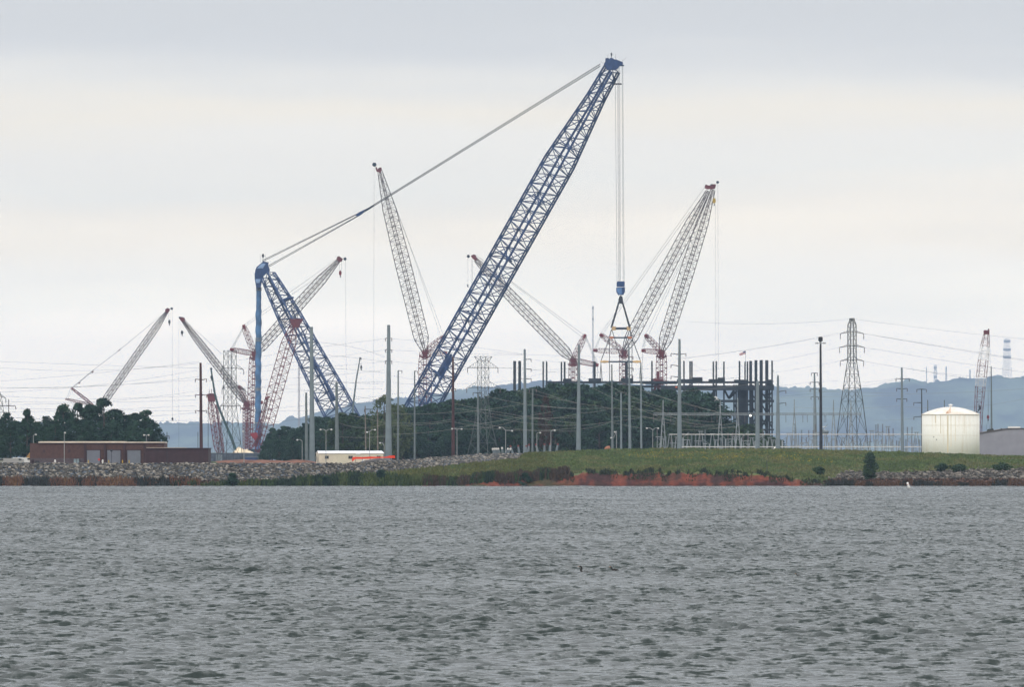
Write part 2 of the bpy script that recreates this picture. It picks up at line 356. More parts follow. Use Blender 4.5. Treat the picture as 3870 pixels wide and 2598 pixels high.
def make_rocks():
    phi = (1 + 5 ** .5) / 2
    ico = np.array([(-1, phi, 0), (1, phi, 0), (-1, -phi, 0), (1, -phi, 0), (0, -1, phi), (0, 1, phi), (0, -1, -phi), (0, 1, -phi), (phi, 0, -1), (phi, 0, 1), (-phi, 0, -1), (-phi, 0, 1)]) / 1.9
    fc = [(0, 11, 5), (0, 5, 1), (0, 1, 7), (0, 7, 10), (0, 10, 11), (1, 5, 9), (5, 11, 4), (11, 10, 2), (10, 7, 6), (7, 1, 8), (3, 9, 4), (3, 4, 2), (3, 2, 6), (3, 6, 8), (3, 8, 9), (4, 9, 5), (2, 4, 11), (6, 2, 10), (8, 6, 7), (9, 8, 1)]
    rs = np.random.RandomState(5); m = attr_mat('quarried_stone', scale=3, amt=.25)
    def scatter(name, label, n, x0, x1, test, palette, ymax):
        pts = []; 
        while len(pts) < n:
            px = x0 + (x1 - x0) * rs.rand(4000); Y = 2501.5 + (ymax - 2501.5) * rs.rand(4000)
            XX = (px - IW / 2) / FP * Y; z, pp, yt = land_z(XX[None], Y[None]); z = z[0]; py = HOR - (z - CAMZ) / Y * FP
            ok = test(px, py, Y, yt[0]); pts += list(zip(XX[ok], Y[ok], z[ok], py[ok]))
        pts = np.array(pts[:n]); V = []; C = []
        for x, y, z, py in pts:
            s = .09 + .30 * rs.rand() ** 2.6; v = ico * (0.75 + .5 * rs.rand(12, 1)) * s * np.array([1.2 + .5 * rs.rand(), 1, .8])
            a = rs.rand() * 6.28; R = np.array([[math.cos(a), -math.sin(a), 0], [math.sin(a), math.cos(a), 0], [0, 0, 1]])
            v = v @ R.T; V.append(v + np.array([x, y, z + s * .3]))
            k = palette(py, rs); C.append(np.repeat(k[None], 12, 0))
        V = np.concatenate(V); C = np.concatenate(C); F = (np.array(fc)[None] + 12 * np.arange(len(pts))[:, None, None]).reshape(-1, 3)
        me = bpy.data.meshes.new(name); me.from_pydata(V.tolist(), [], F.tolist()); me.materials.append(m)
        at = me.color_attributes.new('zone', 'FLOAT_COLOR', 'POINT'); at.data.foreach_set('color', np.concatenate([C, np.ones((len(C), 1))], 1).astype(np.float32).ravel())
        o = bpy.data.objects.new(name, me); COL.objects.link(o); tag(o, label, 'rocks', kind='stuff')
    def pal(py, r):
        b = .055 + .26 * r.rand() ** 2.6; t = r.rand()
        c = np.array([1.0, .90, .76]) * b if t > .25 else np.array([.62, .72, .85]) * b * .7
        if py > 1818: c = c * np.array([.75, .5, .4]) * .7
        return c
    scatter('riprap', 'long bank of broken grey stone along the left shore', 21000, -250, 2000,
            lambda px, py, Y, yt: (py < interp(px, GRASSB) - 3) & (Y < yt + 1.0), pal, 2606)
    def pal2(py, r):
        b = .045 + .22 * r.rand() ** 3.0; c = np.array([1.0, .88, .74]) * b
        if py > 1812: c = c * np.array([.8, .5, .4]) * .75
        return c
    scatter('riprap', 'brownish broken stone bank along the right shore below the tank', 6500, 3110, 4150,
            lambda px, py, Y, yt: (py > interp(px, ROCKR) + 6 * rs.randn(len(px))) & (Y < 2570), pal2, 2570)
make_rocks()

def blades(name, label, pts, h, w, base, var, seed, cat='grass'):
    """tufts of upright blades: pts (n,3), a stuff object"""
    rs = np.random.RandomState(seed); n = len(pts); hh = h * (.35 + .8 * rs.rand(n)) * (.55 + .95 * fbm(pts[:, 0] / 1.6, pts[:, 1] * 0, seed, 3)); ww = w * (.5 + rs.rand(n))
    a = rs.rand(n) * 3.14; dx = np.cos(a) * ww / 2; dy = np.sin(a) * ww / 2; lx = rs.randn(n) * .18 * hh
    V = np.zeros((n, 4, 3)); V[:, 0] = pts + np.stack([-dx, -dy, -.05 + 0 * dx], 1); V[:, 1] = pts + np.stack([dx, dy, -.05 + 0 * dx], 1)
    V[:, 2] = pts + np.stack([dx * .35 + lx, dy * .35, hh], 1); V[:, 3] = pts + np.stack([-dx * .35 + lx, -dy * .35, hh * .95], 1)
    cl = base[None] * (1 + var * (rs.rand(n, 1) * 2 - 1)) if base.ndim == 1 else base * (1 + var * (rs.rand(n, 1) * 2 - 1))
    o = quads_mesh(name, V, MATS.setdefault('blade', attr_mat('blade_green', scale=.6, amt=.3)), cl)
    return tag(o, label, cat, kind='stuff')
def shore_points(n, x0, x1, y0, y1, seed, test=None):
    rs = np.random.RandomState(seed); px = x0 + (x1 - x0) * rs.rand(n); Y = y0 + (y1 - y0) * rs.rand(n)
    XX = (px - IW / 2) / FP * Y; z, _, yt = land_z(XX[None], Y[None]); z = z[0]; py = HOR - (z - CAMZ) / Y * FP
    if test is not None:
        k = test(px, py, Y); XX, Y, z, px, py = XX[k], Y[k], z[k], px[k], py[k]
    return np.stack([XX, Y, z], 1), px, py
SOFT = lambda px: (np.random.RandomState(len(px)).rand(len(px)) - .5) * .22
p, px, py = shore_points(7000, -300, 760, 2501, 2506, 1)
c = np.array([.115, .058, .036])[None] * np.ones((len(p), 1)); k = fbm(px / 55, px * 0, 3, 2) + SOFT(px); c[k > .58] = (.028, .032, .028); c[(k < .38)] = (.15, .085, .045)
blades('reeds', 'reddish brown weeds fringing the left waterline', p, 1.0, .34, c, .35, 2, 'reeds')
p, px, py = shore_points(16000, 640, 2150, 2501.2, 2509, 3, lambda px, py, Y: (py > interp(px, GRASSB) + 2) & (Y < 2503 + 6 * smooth(650, 1400, px)))
c = np.array([.035, .058, .022])[None] * np.ones((len(p), 1)); k = fbm(px / 45, px * 0, 5, 3) + SOFT(px); c[k > .56] = (.018, .032, .020); c[k < .40] = (.065, .085, .028); c[(px > 1600) & (k < .45)] = (.055, .038, .026)
blades('reeds', 'dark green weeds along the middle of the waterline', p, 1.15, .4, c, .35, 4, 'reeds')
p, px, py = shore_points(9000, 2050, 3150, 2500.9, 2503.0, 6)
k = fbm(px / 40, px * 0, 8, 3) + SOFT(px); q = (k > .60) & (np.random.RandomState(3).rand(len(px)) < .22); p, px, k = p[q], px[q], k[q]
c = np.array([.05, .038, .022])[None] * np.ones((len(p), 1)); c[k > .68] = (.028, .040, .020)
blades('weeds', 'patchy dark weeds hanging on the red clay bank', p, .5, .3, c, .4, 6, 'weeds')
p, px, py = shore_points(6000, 1600, 3140, 2502.2, 2504.6, 26)
k = fbm(px / 16, px * 0, 18, 3) + SOFT(px); q = k > .53; p, px, k = p[q], px[q], k[q]
c = np.array([.045, .055, .026])[None] * np.ones((len(p), 1)); c[k > .62] = (.026, .034, .020); c[k < .52] = (.07, .06, .035)
blades('weeds', 'ragged weeds along the top edge of the red clay bank', p, .75, .35, c, .4, 16, 'weeds')
p, px, py = shore_points(5000, 3120, 4150, 2500.9, 2504.5, 9)
c = np.array([.095, .055, .035])[None] * np.ones((len(p), 1)); k = fbm(px / 45, px * 0, 13, 2) + SOFT(px); c[k > .56] = (.03, .032, .026)
blades('reeds', 'brown weeds fringing the right waterline', p, .85, .3, c, .35, 7, 'reeds')
p, px, py = shore_points(90000, 1300, 4150, 2503, 2606, 10, lambda px, py, Y: ((px > 1980) | (py > interp(px, GRASSB))) & (py < interp(px, ROCKR)) & (py < interp(px, CLIFF)))
k = fbm(p[:, 0] / 6, p[:, 1] / 9, 31, 3); k2 = fbm(p[:, 0] / 4, p[:, 1] / 1.2, 77, 3)
k = k + SOFT(px) * .7; c = np.array([.098, .130, .048])[None] * np.ones((len(p), 1)); c[k > .55] = (.125, .13, .055); c[k < .42] = (.080, .110, .042)
c[(k2 > .56) & (np.abs(p[:, 1] - 2572) < 16) & (px > 2350) & (px < 3150) & (np.random.RandomState(8).rand(len(px)) < .35)] = (.24, .20, .03)
blades('grass', 'rough green grass on the low mound above the clay bank', p, .42, .5, c, .3, 11)
p, px, py = shore_points(16000, 1500, 2100, 2503, 2600, 15, lambda px, py, Y: (py > interp(px, GRASSB)))
blades('grass', 'olive grass strip between the stone bank and the water', p, .5, .45, np.array([.09, .095, .03]), .35, 12)

# ------------------------------------------------------------------ far hills
RIDGE = [(-2500, 1590), (-400, 1600), (0, 1598), (600, 1604), (900, 1603), (1060, 1605), (1085, 1590), (1140, 1577), (1200, 1562), (1338, 1530), (1430, 1519), (1600, 1500), (1710, 1484),
         (1800, 1472), (1900, 1464), (2050, 1447), (2300, 1452), (2500, 1462), (2750, 1468), (2935, 1466), (3100, 1470), (3178, 1477), (3280, 1469), (3357, 1454), (3433, 1444),
         (3525, 1443), (3612, 1433), (3714, 1431), (3765, 1423), (3836, 1428), (3870, 1419), (4300, 1400), (6500, 1480)]
def make_hills():
    DR = 45000.0
    xs = np.arange(-3700, 3700, 8); ys = np.concatenate([np.arange(41000, 44700, 70), np.arange(44700, 45300, 16), np.arange(45300, 47000, 170)])
    YY, XX = np.meshgrid(ys, xs, indexing='ij'); px = XX / DR * FP + IW / 2
    zr = pyz(interp(px, RIDGE), DR) - 3
    t = np.clip((YY - 41000) / (DR - 41000), 0, 1); f = np.where(YY <= DR, smooth(0, 1, t * .92 + .04) , 1 - (YY - DR) / 4000)
    ZZ = GZ + (zr - GZ) * f + (fbm(XX / 300, YY / 500, 3) - .5) * 25 * np.sin(np.clip(t, 0, 1) * math.pi)
    b = np.abs(vnoise(XX / 19, YY / 40, 5)) * 10 + vnoise(XX / 45, YY / 90, 6) * 11 + vnoise(XX / 150, YY / 220, 8) * 14 - 16 + 9 * (vnoise(XX / 30, YY / 60, 9) > .80)
    ZZ += b
    n = fbm(XX / 170, YY / 500, 15); c = np.array([.05, .065, .035])[None, None] * (.1 + 2.2 * smooth(.3, .7, n)[..., None])
    grid_mesh('hills', XX, YY, ZZ, attr_mat('far_forest', scale=.03, amt=.3), cols=c)
make_hills()

# ------------------------------------------------------------------ trees
def leaf_mat(name, c1, c2):
    m = bpy.data.materials.new(name); m.use_nodes = True; n, l = m.node_tree.nodes, m.node_tree.links; b = n['Principled BSDF']
    b.inputs['Roughness'].default_value = .8; b.inputs['Specular IOR Level'].default_value = .15
    g = n.new('ShaderNodeNewGeometry'); q = n.new('ShaderNodeTexNoise'); q.inputs['Scale'].default_value = .30; q.inputs['Detail'].default_value = 6; q.inputs['Roughness'].default_value = .7
    l.new(g.outputs['Position'], q.inputs['Vector']); r = n.new('ShaderNodeValToRGB'); l.new(q.outputs['Fac'], r.inputs[0])
    r.color_ramp.elements[0].position = .35; r.color_ramp.elements[1].position = .66; r.color_ramp.elements[0].color = (*c1, 1); r.color_ramp.elements[1].color = (*c2, 1)
    l.new(r.outputs[0], b.inputs['Base Color']); return m
ml_dark = leaf_mat('pine_leaves', (.006, .024, .019), (.036, .078, .044))
ml_mid = leaf_mat('broad_leaves', (.014, .038, .020), (.055, .088, .038))
ml_lite = leaf_mat('pale_leaves', (.045, .07, .03), (.10, .125, .05))
ml_aut = leaf_mat('reddish_leaves', (.03, .02, .015), (.055, .032, .022))
m_bark = mat('bark', (.07, .06, .05), .9, var=.3)
def crown_mesh(name, seed, m, h=10.0, rad=3.2, base=.18, pointy=.5, nq=5200, q=.30, ncl=64):
    """crown 1 unit = metres, base of the tree at 0"""
    rs = np.random.RandomState(seed); V = []
    cl = []
    for k in range(ncl):
        t = base + (1 - base) * rs.rand() ** .85; env = rad * (math.sin(math.pi * min(1, (t - base) / (1 - base) * .82 + .16)) ** .7 if pointy < .5 else (1.05 - (t - base) / (1 - base)) ** .75)
        a = rs.rand() * 6.28; r = env * (.35 + .65 * rs.rand() ** .5); cl.append((math.cos(a) * r, math.sin(a) * r, t * h * .96, env * .17 + .40 * rs.rand() + .22))
    cl.append((0, 0, h * .94, .6)); cl = np.array(cl); per = nq // len(cl)
    for x, y, z, s in cl:
        d = rs.randn(per, 3); d /= np.linalg.norm(d, axis=1)[:, None]; d *= (rs.rand(per, 1) ** .45) * s * np.array([1.25, 1.25, .75])
        c = d + np.array([x, y, z]); u = rs.randn(per, 3); u /= np.linalg.norm(u, axis=1)[:, None]; w = np.cross(u, rs.randn(per, 3)); w /= np.linalg.norm(w, axis=1)[:, None]
        s1 = q * (.5 + rs.rand(per, 1)) / 2; V.append(np.stack([c - u * s1 - w * s1 * .6, c + u * s1 - w * s1 * .6, c + u * s1 * .8 + w * s1 * .6, c - u * s1 * .8 + w * s1 * .6], 1))
    V = np.concatenate(V); n = len(V); me = bpy.data.meshes.new(name); me.vertices.add(n * 4); me.vertices.foreach_set('co', V.astype(np.float32).ravel())
    me.loops.add(n * 4); me.loops.foreach_set('vertex_index', np.arange(n * 4, dtype=np.int32)); me.polygons.add(n)
    me.polygons.foreach_set('loop_start', np.arange(0, n * 4, 4, dtype=np.int32)); me.polygons.foreach_set('loop_total', np.full(n, 4, np.int32)); me.update(calc_edges=True); me.materials.append(m)
    return me
def trunk_mesh(seed, h=10.0, rad=3.2):
    r = random.Random(seed); b = MB(); b.sweep([(0, 0, 0), (.08, 0, h * .3), (-.05, .05, h * .6), (0, 0, h * .93)], [.26, .2, .13, .04], 6)
    for k in range(9):
        z = h * (.25 + .065 * k); a = r.random() * 6.28; L = rad * (.75 - .05 * k)
        b.tube((0, 0, z), (math.cos(a) * L, math.sin(a) * L, z + L * .45), .09, 4, .03)
    me = bpy.data.meshes.new('trunk'); me.from_pydata(b.v, [], b.f); me.materials.append(m_bark); return me
KINDS = {'pine': [(crown_mesh('pine_crown', 10 + k, ml_dark, pointy=1 if k % 2 else 0, rad=2.6, ncl=44, nq=4400), trunk_mesh(10 + k)) for k in range(5)],
         'broad': [(crown_mesh('broad_crown', 30 + k, ml_mid, pointy=0, rad=3.6, base=.12), trunk_mesh(30 + k)) for k in range(3)],
         'pale': [(crown_mesh('pale_crown', 50, ml_lite, pointy=0, rad=3.4, base=.1, nq=2600), trunk_mesh(50))],
         'dark_broad': [(crown_mesh('dark_crown', 60 + k, ml_dark, pointy=0, rad=3.7, base=.06, nq=5600, ncl=70), trunk_mesh(60 + k)) for k in range(4)],
         'autumn': [(crown_mesh('autumn_crown', 70, ml_aut, pointy=0, rad=3.2, base=.2, nq=2400), trunk_mesh(70))]}
def tree(kind, px, ytop, D, label, group, name='tree', wide=1.0, zb=None):
    zb = GZ if zb is None else zb
    h = max(2.0, Z(ytop, D) - zb); cm, tm = KINDS[kind][rnd.randrange(len(KINDS[kind]))]
    o = thing(name, label, 'tree', (X(px, D), D, zb), group)
    s = h / 10.0; o.scale = (s * wide * rnd.uniform(.9, 1.15),) * 2 + (s,); o.rotation_euler = (0, 0, rnd.uniform(0, 6.28))
    for nm, me in (('crown', cm), ('trunk', tm)):
        c = bpy.data.objects.new(nm, me); COL.objects.link(c); c.parent = o
    return o
LG = 'dark pines behind the brick buildings'
left_trees = [(-45, 1560, 2790, 'broad', 'dark tree cut by the left edge of the photo'), (22, 1558, 2760, 'pine', 'dark pine nearest the left edge, round headed'),
    (62, 1590, 2770, 'dark_broad', 'lower dark tree between the round headed pine and the white trucks pine'), (103, 1545, 2750, 'pine', 'tall narrow pine above the parked white trucks'),
    (140, 1592, 2770, 'dark_broad', 'low dark tree left of the gap over the brick building'), (180, 1572, 2780, 'pine', 'thin topped pine over the left end of the brick roof'),
    (238, 1527, 2740, 'pine', 'tall pine with an open top over the lamp post by the brick building'), (292, 1522, 2760, 'pine', 'pine standing in front of the small crane mast'),
    (340, 1526, 2770, 'dark_broad', 'broad dark tree left of the tallest pine'), (392, 1500, 2745, 'pine', 'tallest pine of the left clump, beside the red crane boom'),
    (438, 1545, 2775, 'dark_broad', 'dark tree just right of the tallest pine'), (475, 1566, 2750, 'dark_broad', 'rounded dark tree behind the middle garage door'),
    (515, 1560, 2770, 'dark_broad', 'dark tree behind the right garage door'), (555, 1547, 2745, 'pine', 'tall tree at the right end of the left clump'),
    (590, 1600, 2765, 'pine', 'last tree of the left clump, sloping down to the lake side'), (210, 1600, 2735, 'dark_broad', 'low dark tree filling behind the brick roof, left part'),
    (310, 1590, 2735, 'dark_broad', 'low dark tree filling behind the first garage door'), (420, 1595, 2735, 'dark_broad', 'low dark tree below the tallest pine'),
    (500, 1610, 2735, 'dark_broad', 'low dark tree behind the right part of the brick roof'), (40, 1625, 2735, 'dark_broad', 'low dark tree behind the grey parked car')]
for px_, yt_, D_, k_, lb_ in left_trees: tree(k_, px_, yt_, D_, lb_, LG, 'pine_tree' if k_ == 'pine' else 'tree', 1.0)
OUT = [(985, 1690), (1000, 1650), (1020, 1618), (1050, 1602), (1085, 1600), (1110, 1614), (1150, 1600), (1185, 1568), (1250, 1568), (1350, 1560), (1420, 1562), (1500, 1540), (1530, 1528), (1600, 1520),
       (1700, 1512), (1800, 1500), (1850, 1490), (1920, 1462), (2020, 1452), (2200, 1450), (2300, 1448), (2420, 1456), (2500, 1478), (2570, 1470), (2620, 1462), (2670, 1488), (2700, 1535), (2725, 1595)]
FG = 'trees of the dark wood in the middle'
WLM = [(1010, 'blue wrapped column'), (1080, 'low lamp by the trailer'), (1160, 'two poles at the trailer end'), (1272, 'pole behind the trailer'), (1383, 'thin wooden poles'), (1468, 'thickest grey pole'), (1567, 'foot of the blue boom'), (1640, 'crossing red and blue booms'),
       (1713, 'tall rust brown pole'), (1808, 'pale pole under the pylon'), (1900, 'leaning bushings'), (1984, 'three armed grey pole'), (2080, 'second short lamp'), (2186, 'thick bare pole'), (2250, 'gap right of the bare pole'), (2314, 'slim pole by the T top'), (2380, 'four armed slim pole'),
       (2424, 'clamped thin pole'), (2490, 'first gantry leg'), (2568, 'pole with long left arms'), (2640, 'last third of the wood'), (2700, 'pale silo')]
for row, D_ in enumerate((3330, 3380, 3430, 3480)):
    x_ = 996 + row * 11
    while x_ < 2684:
        yt_ = float(interp(x_, OUT)); f_ = (.62, .84, .95, 1.0)[row] * rnd.uniform(.93, 1.03)
        yy = 1755 - (1755 - yt_) * f_
        k_ = rnd.choice(['pine', 'dark_broad', 'dark_broad', 'dark_broad', 'broad'] if x_ > 1180 else ['pine', 'dark_broad'])
        wd = 1.15 if x_ > 1180 else .95
        D2 = D_ + rnd.uniform(-14, 14)
        lm = min(WLM, key=lambda q: abs(q[0] - x_)); dd = x_ - lm[0]
        lb = ('lowest front', 'middle row', 'high back row', 'skyline')[row] + ' dark ' + ('pine' if k_ == 'pine' else 'green tree' if k_ == 'broad' else 'leafy tree') + (' well left of the ' if dd < -32 else ' left of the ' if dd < -8 else ' well right of the ' if dd > 32 else ' right of the ' if dd > 8 else ' behind the ') + lm[1]
        tree(k_, x_, yy, D2, lb, FG + (' by the trailer' if x_ < 1480 else ''), 'pine_tree' if k_ == 'pine' else 'tree', wd)
        x_ += rnd.uniform(40, 62) if row else rnd.uniform(46, 60)
tree('pale', 1452, 1488, 3290, 'pale green tree standing above the wood left of the thick grey pole', FG, wide=.75)
tree('pale', 1500, 1522, 3300, 'lower pale green tree beside the thick grey pole', FG, wide=.9)
tree('autumn', 2062, 1492, 3270, 'single reddish brown tree in the dark wood', FG, wide=.32)
tree('broad', 1295, 1558, 3300, 'mid green round tree behind the white trailer', FG, wide=1.0)
tree('broad', 1385, 1572, 3300, 'mid green round tree above the orange fence', FG, wide=1.0)
for k, (x_, y_) in enumerate(((2780, 1612), (2825, 1600), (2870, 1635), (2740, 1625), (2915, 1650))):
    tree('broad', x_, y_, 3400 + 10 * k, ['low bushy tree right of the wood under the steel frame', 'low bushy tree in front of the dark columns', 'small bushy tree by the grey round topped pole', 'low bushy tree at the very end of the wood', 'small bushy tree furthest right under the steel frame'][k], 'low trees under the steel frame', wide=1.5)

def bush(px, ytop, ybase, D, label, m, wpx, seed, name='bush', cat='bush'):
    z0 = Z(ybase, D); h = Z(ytop, D) - z0; rs = np.random.RandomState(seed)
    me = crown_mesh(name, seed, m, h=h, rad=M(wpx, D) / 2, base=.02, pointy=0, nq=1500 if name == 'bush' else 5200, q=.3, ncl=16 if name == 'bush' else 60)
    o = thing(name, label, cat, (X(px, D), D, z0))
    c = bpy.data.objects.new('crown', me); COL.objects.link(c); c.parent = o
    b = MB(); b.sweep([(0, 0, 0), (.05, 0, h * .5), (0, 0, h * .8)], [.1, .07, .03], 6)
    t = bpy.data.meshes.new('trunk'); t.from_pydata(b.v, [], b.f); t.materials.append(m_bark); q = bpy.data.objects.new('trunk', t); COL.objects.link(q); q.parent = o
bush(3288, 1712, 1812, 2506, 'young conifer growing alone among the stones of the right bank', ml_mid, 46, 3, 'young_pine', 'tree')
bush(880, 1792, 1846, 2501, 'tallest dark bush in the weeds at the left waterline', ml_dark, 26, 4)
bush(1232, 1806, 1846, 2501.5, 'small dark bush at the waterline under the white trailer', ml_dark, 18, 5)
bush(1441, 1780, 1804, 2506, 'small dark bush on the stone bank below the orange fence', ml_dark, 20, 6)
bush(2435, 1750, 1765, 2560, 'tiny dark bush on the middle of the grass mound', ml_dark, 26, 7)
bush(2138, 1704, 1716, 2601, 'small olive bush on the crest of the grass mound', ml_mid, 22, 8)
bush(3560, 1758, 1778, 2520, 'low green bush under the white tank', ml_mid, 50, 9)
bush(3625, 1760, 1778, 2519, 'low green bush below the right edge of the tank', ml_mid, 44, 10)
bush(3785, 1755, 1775, 2522, 'low green bush below the grey shed', ml_mid, 60, 12)
bush(3095, 1772, 1788, 2512, 'dark tuft of scrub at the left end of the right stone bank', ml_mid, 34, 13)
bush(2030, 1786, 1812, 2504, 'dark scrub bush on top of the clay bank, left of the red scar', ml_dark, 40, 14)
bush(1985, 1792, 1846, 2501.4, 'dark scrub bush hanging to the water at the left end of the clay bank', ml_dark, 50, 15)

# ------------------------------------------------------------------ lattice work
def truss(mb, A, B, lat, prof, panels, rc, rb, dbl=0.0, cross=False, skip_ends=False, faces=(0, 1, 2, 3)):
    """four-chord lattice from A to B; lat: sideways axis; prof: [(t, depth, width)]"""
    A, B = Vector(A), Vector(B); a = (B - A); L = a.length; a.normalize()
    lat = Vector(lat); lat = (lat - a * lat.dot(a)).normalized(); nrm = lat.cross(a).normalized()
    ts = [p[0] for p in prof]; ds = [p[1] for p in prof]; ws = [p[2] for p in prof]
    rings = []
    for i in range(panels + 1):
        t = i / panels; d = float(np.interp(t, ts, ds)) / 2; w = float(np.interp(t, ts, ws)) / 2; c = A + a * (L * t)
        rings.append([c + nrm * d + lat * w, c + nrm * d - lat * w, c - nrm * d - lat * w, c - nrm * d + lat * w])
    for i in range(panels):
        r0, r1 = rings[i], rings[i + 1]
        for k in range(4):
            if dbl:
                off = (nrm if k in (0, 1) else -nrm) * dbl / 2 + (lat if k in (0, 3) else -lat) * dbl / 2
                mb.tube(r0[k] + off * .0, r1[k] + off * .0, rc, 5, cap=False); mb.tube(r0[k] - off, r1[k] - off, rc * .85, 5, cap=False)
                mb.tube(r0[k], r0[k] - off, rb, 3, cap=False); mb.tube(r0[k], (r0[k] + r1[k]) / 2 - off, rb * .8, 3, cap=False)
            else: mb.tube(r0[k], r1[k], rc, 4, cap=False)
        for k in faces:
            k2 = (k + 1) % 4
            if not (skip_ends and i == 0): mb.tube(r0[k], r0[k2], rb, 3, cap=False)
            if cross: mb.tube(r0[k], r1[k2], rb, 3, cap=False); mb.tube(r0[k2], r1[k], rb, 3, cap=False)
            elif (i + k) % 2: mb.tube(r0[k], r1[k2], rb, 3, cap=False)
            else: mb.tube(r0[k2], r1[k], rb, 3, cap=False)
    for k in faces: mb.tube(rings[-1][k], rings[-1][(k + 1) % 4], rb, 3, cap=False)
    return rings
def xz(px, py, D): return P(px, py, D)

# ------------------------------------------------------------------ the giant blue crane
DB = 5000.0
PSI = math.radians(37)
def blue_crane():
    base = P(1500, 1706, DB); root = thing('heavy_lift_crane', 'giant blue lattice ring crane towering over the whole site', 'crane', (base.x, DB, GZ))
    h = Vector((math.cos(PSI), -math.sin(PSI), 0)); latd = Vector((math.sin(PSI), math.cos(PSI), 0))
    def at_plane(px, py, off=0.0):
        """point of the crane's own upright plane behind the pixel"""
        # plane through base with directions h and z
        D = DB
        for _ in range(20):
            p = P(px, py, D); D = DB + (p.x - base.x) / math.cos(PSI) * -math.sin(PSI) + off
        return P(px, py, D)
    foot = at_plane(1497, 1712); tip = at_plane(2312, 262)
    m = MB(); wid = 10.4
    truss(m, foot, tip, latd, [(0, 9.2, wid), (.12, 9.6, wid), (.76, 9.6, wid), (.93, 5.4, 6.4), (1, 5.0, 5.6)], 42, .43, .23, dbl=1.35)
    m.build('boom', m_blue, root)
    # node plates and walkways half way up the boom
    m = MB(); ax = (tip - foot)
    m = None
    for t in (.205, .36, .515, .665, .80):
        m = MB(); c = foot + ax * t; nrm = latd.cross(ax.normalized())
        for s in (-1, 1):
            m.tube(c + nrm * 4.0 * s - latd * 4.6, c - nrm * 4.0 * s + latd * 4.6, .30, 4)
        m.tube(c - nrm * 3.8, c + nrm * 3.8, .3, 4); m.build('boom_bracing', m_blue_dark, root)
    m = MB(); t0 = foot + ax * .23; m.sweep([t0 - ax.normalized() * 6, t0, t0 + ax.normalized() * 6], [.5, 1.5, .5], 6)
    m.build('boom_joint', m_blue_dark, root)
    # mast
    mt = at_plane(1012, 1040); mf = at_plane(1362, 1708)
    m = MB(); truss(m, mf, mt, latd, [(0, 9.8, 11.0), (.3, 9.6, 10.8), (.78, 6.8, 8.2), (.93, 5.2, 6.4), (1, 4.4, 5.2)], 22, .40, .21, dbl=1.2)
    m.build('mast', m_blue, root)
    m = MB()
    for (x0, y0, x1, y1, r) in ((1188, 1375, 1228, 1440, .7), (1228, 1440, 1262, 1515, .85), (1100, 1165, 1150, 1265, .3), (1150, 1265, 1188, 1375, .45)):
        m.tube(at_plane(x0, y0), at_plane(x1, y1), r, 6, r * 1.05)
    m.tube(at_plane(1060, 1140), at_plane(1102, 1126), .9, 6, .7); m.tube(at_plane(1102, 1127), at_plane(1108, 1125), .5, 6); m.tube(at_plane(1040, 1170), at_plane(1100, 1125), .35, 4)
    m.build('mast_walkway', m_blue_dark, root)
    # mast head
    D = at_plane(990, 1030).y
    z = lambda pts: [(900 + a / 3.893, 900 + b / 3.893) for a, b in pts]
    m = MB(); m.prism(z([(335, 375), (375, 345), (450, 360), (440, 400), (465, 460), (460, 505), (380, 540), (365, 575), (345, 660), (330, 730), (268, 735), (256, 660), (245, 600), (245, 520), (265, 450), (270, 430)][::-1]), D, 6.0)
    hd = m.build('mast_head', m_blue_dark, root)
    m = MB(); m.prism(z([(275, 445), (345, 376), (405, 376), (365, 446)][::-1]), D - 3.06, .1); m.build('panel', m_blue_pale, hd); m = MB(); m.prism(z([(250, 605), (330, 605), (315, 660), (270, 665)][::-1]), D - 3.06, .1)
    m.build('panel', m_blue_pale, hd)
    m = MB(); m.tube(P(994, 988, D), P(994, 968, D), .12, 5); m.lathe(P(994, 972, D), [(.1, -.2), (.5, 0), (.5, 1.1), (.1, 1.5)], 8)
    for q in (984, 1004): m.tube(P(q, 992, D), P(q, 962, D), .06, 4)
    m.build('beacon', m_black, hd)
    # wrapped back stay column
    m = MB(); n = 20; vs = []; y0, y1 = 1088, 1740
    rings = 240; V = []; F = []
    for i in range(rings + 1):
        py = y0 + (y1 - y0) * i / rings; cx = 978 - (py - y0) * .006; c = P(cx, py, D)
        R = M(9.6 if py < 1172 else 11.2, D); A = .0 if py < 1168 else .10; per = M(56, D)
        for k in range(n):
            a = 2 * math.pi * k / n; wob = 1 + A * math.sin(2 * math.pi * c.z / per + a) + .03 * math.sin(c.z * 1.7 + 2 * a)
            V.append((c.x + R * wob * math.cos(a), c.y + R * wob * math.sin(a), c.z))
    for i in range(rings):
        for k in range(n): F.append((i * n + k, (i + 1) * n + k, (i + 1) * n + (k + 1) % n, i * n + (k + 1) % n))
    m.add(V, F); bs = m.build('back_stay', m_wrap, root, smooth=True)
    m = MB()
    for py in (1088, 1096, 1280, 1288, 1470, 1476, 1600):
        c = P(978 - (py - y0) * .006, py, D); R = M(11.6 if py < 1172 else 12.6, D); m.lathe(c, [(R, -.18), (R + .05, 0), (R, .18)], 16)
    m.build('strap', mat('ochre_strap', (.25, .24, .2), .7, var=.2), bs)
    # boom head
    z = lambda pts: [(2150 + a / 3.92, 180 + b / 3.92) for a, b in pts]; D = tip.y
    m = MB(); m.prism(z([(540, 158), (582, 152), (600, 172), (612, 150), (650, 158), (672, 176), (700, 175), (775, 207), (800, 215), (797, 258), (760, 258), (735, 300), (690, 330), (560, 330), (540, 268), (515, 262), (520, 235), (540, 205)][::-1]), D, 6.2)
    hd = m.build('boom_head', m_blue_dark, root)
    m = MB()
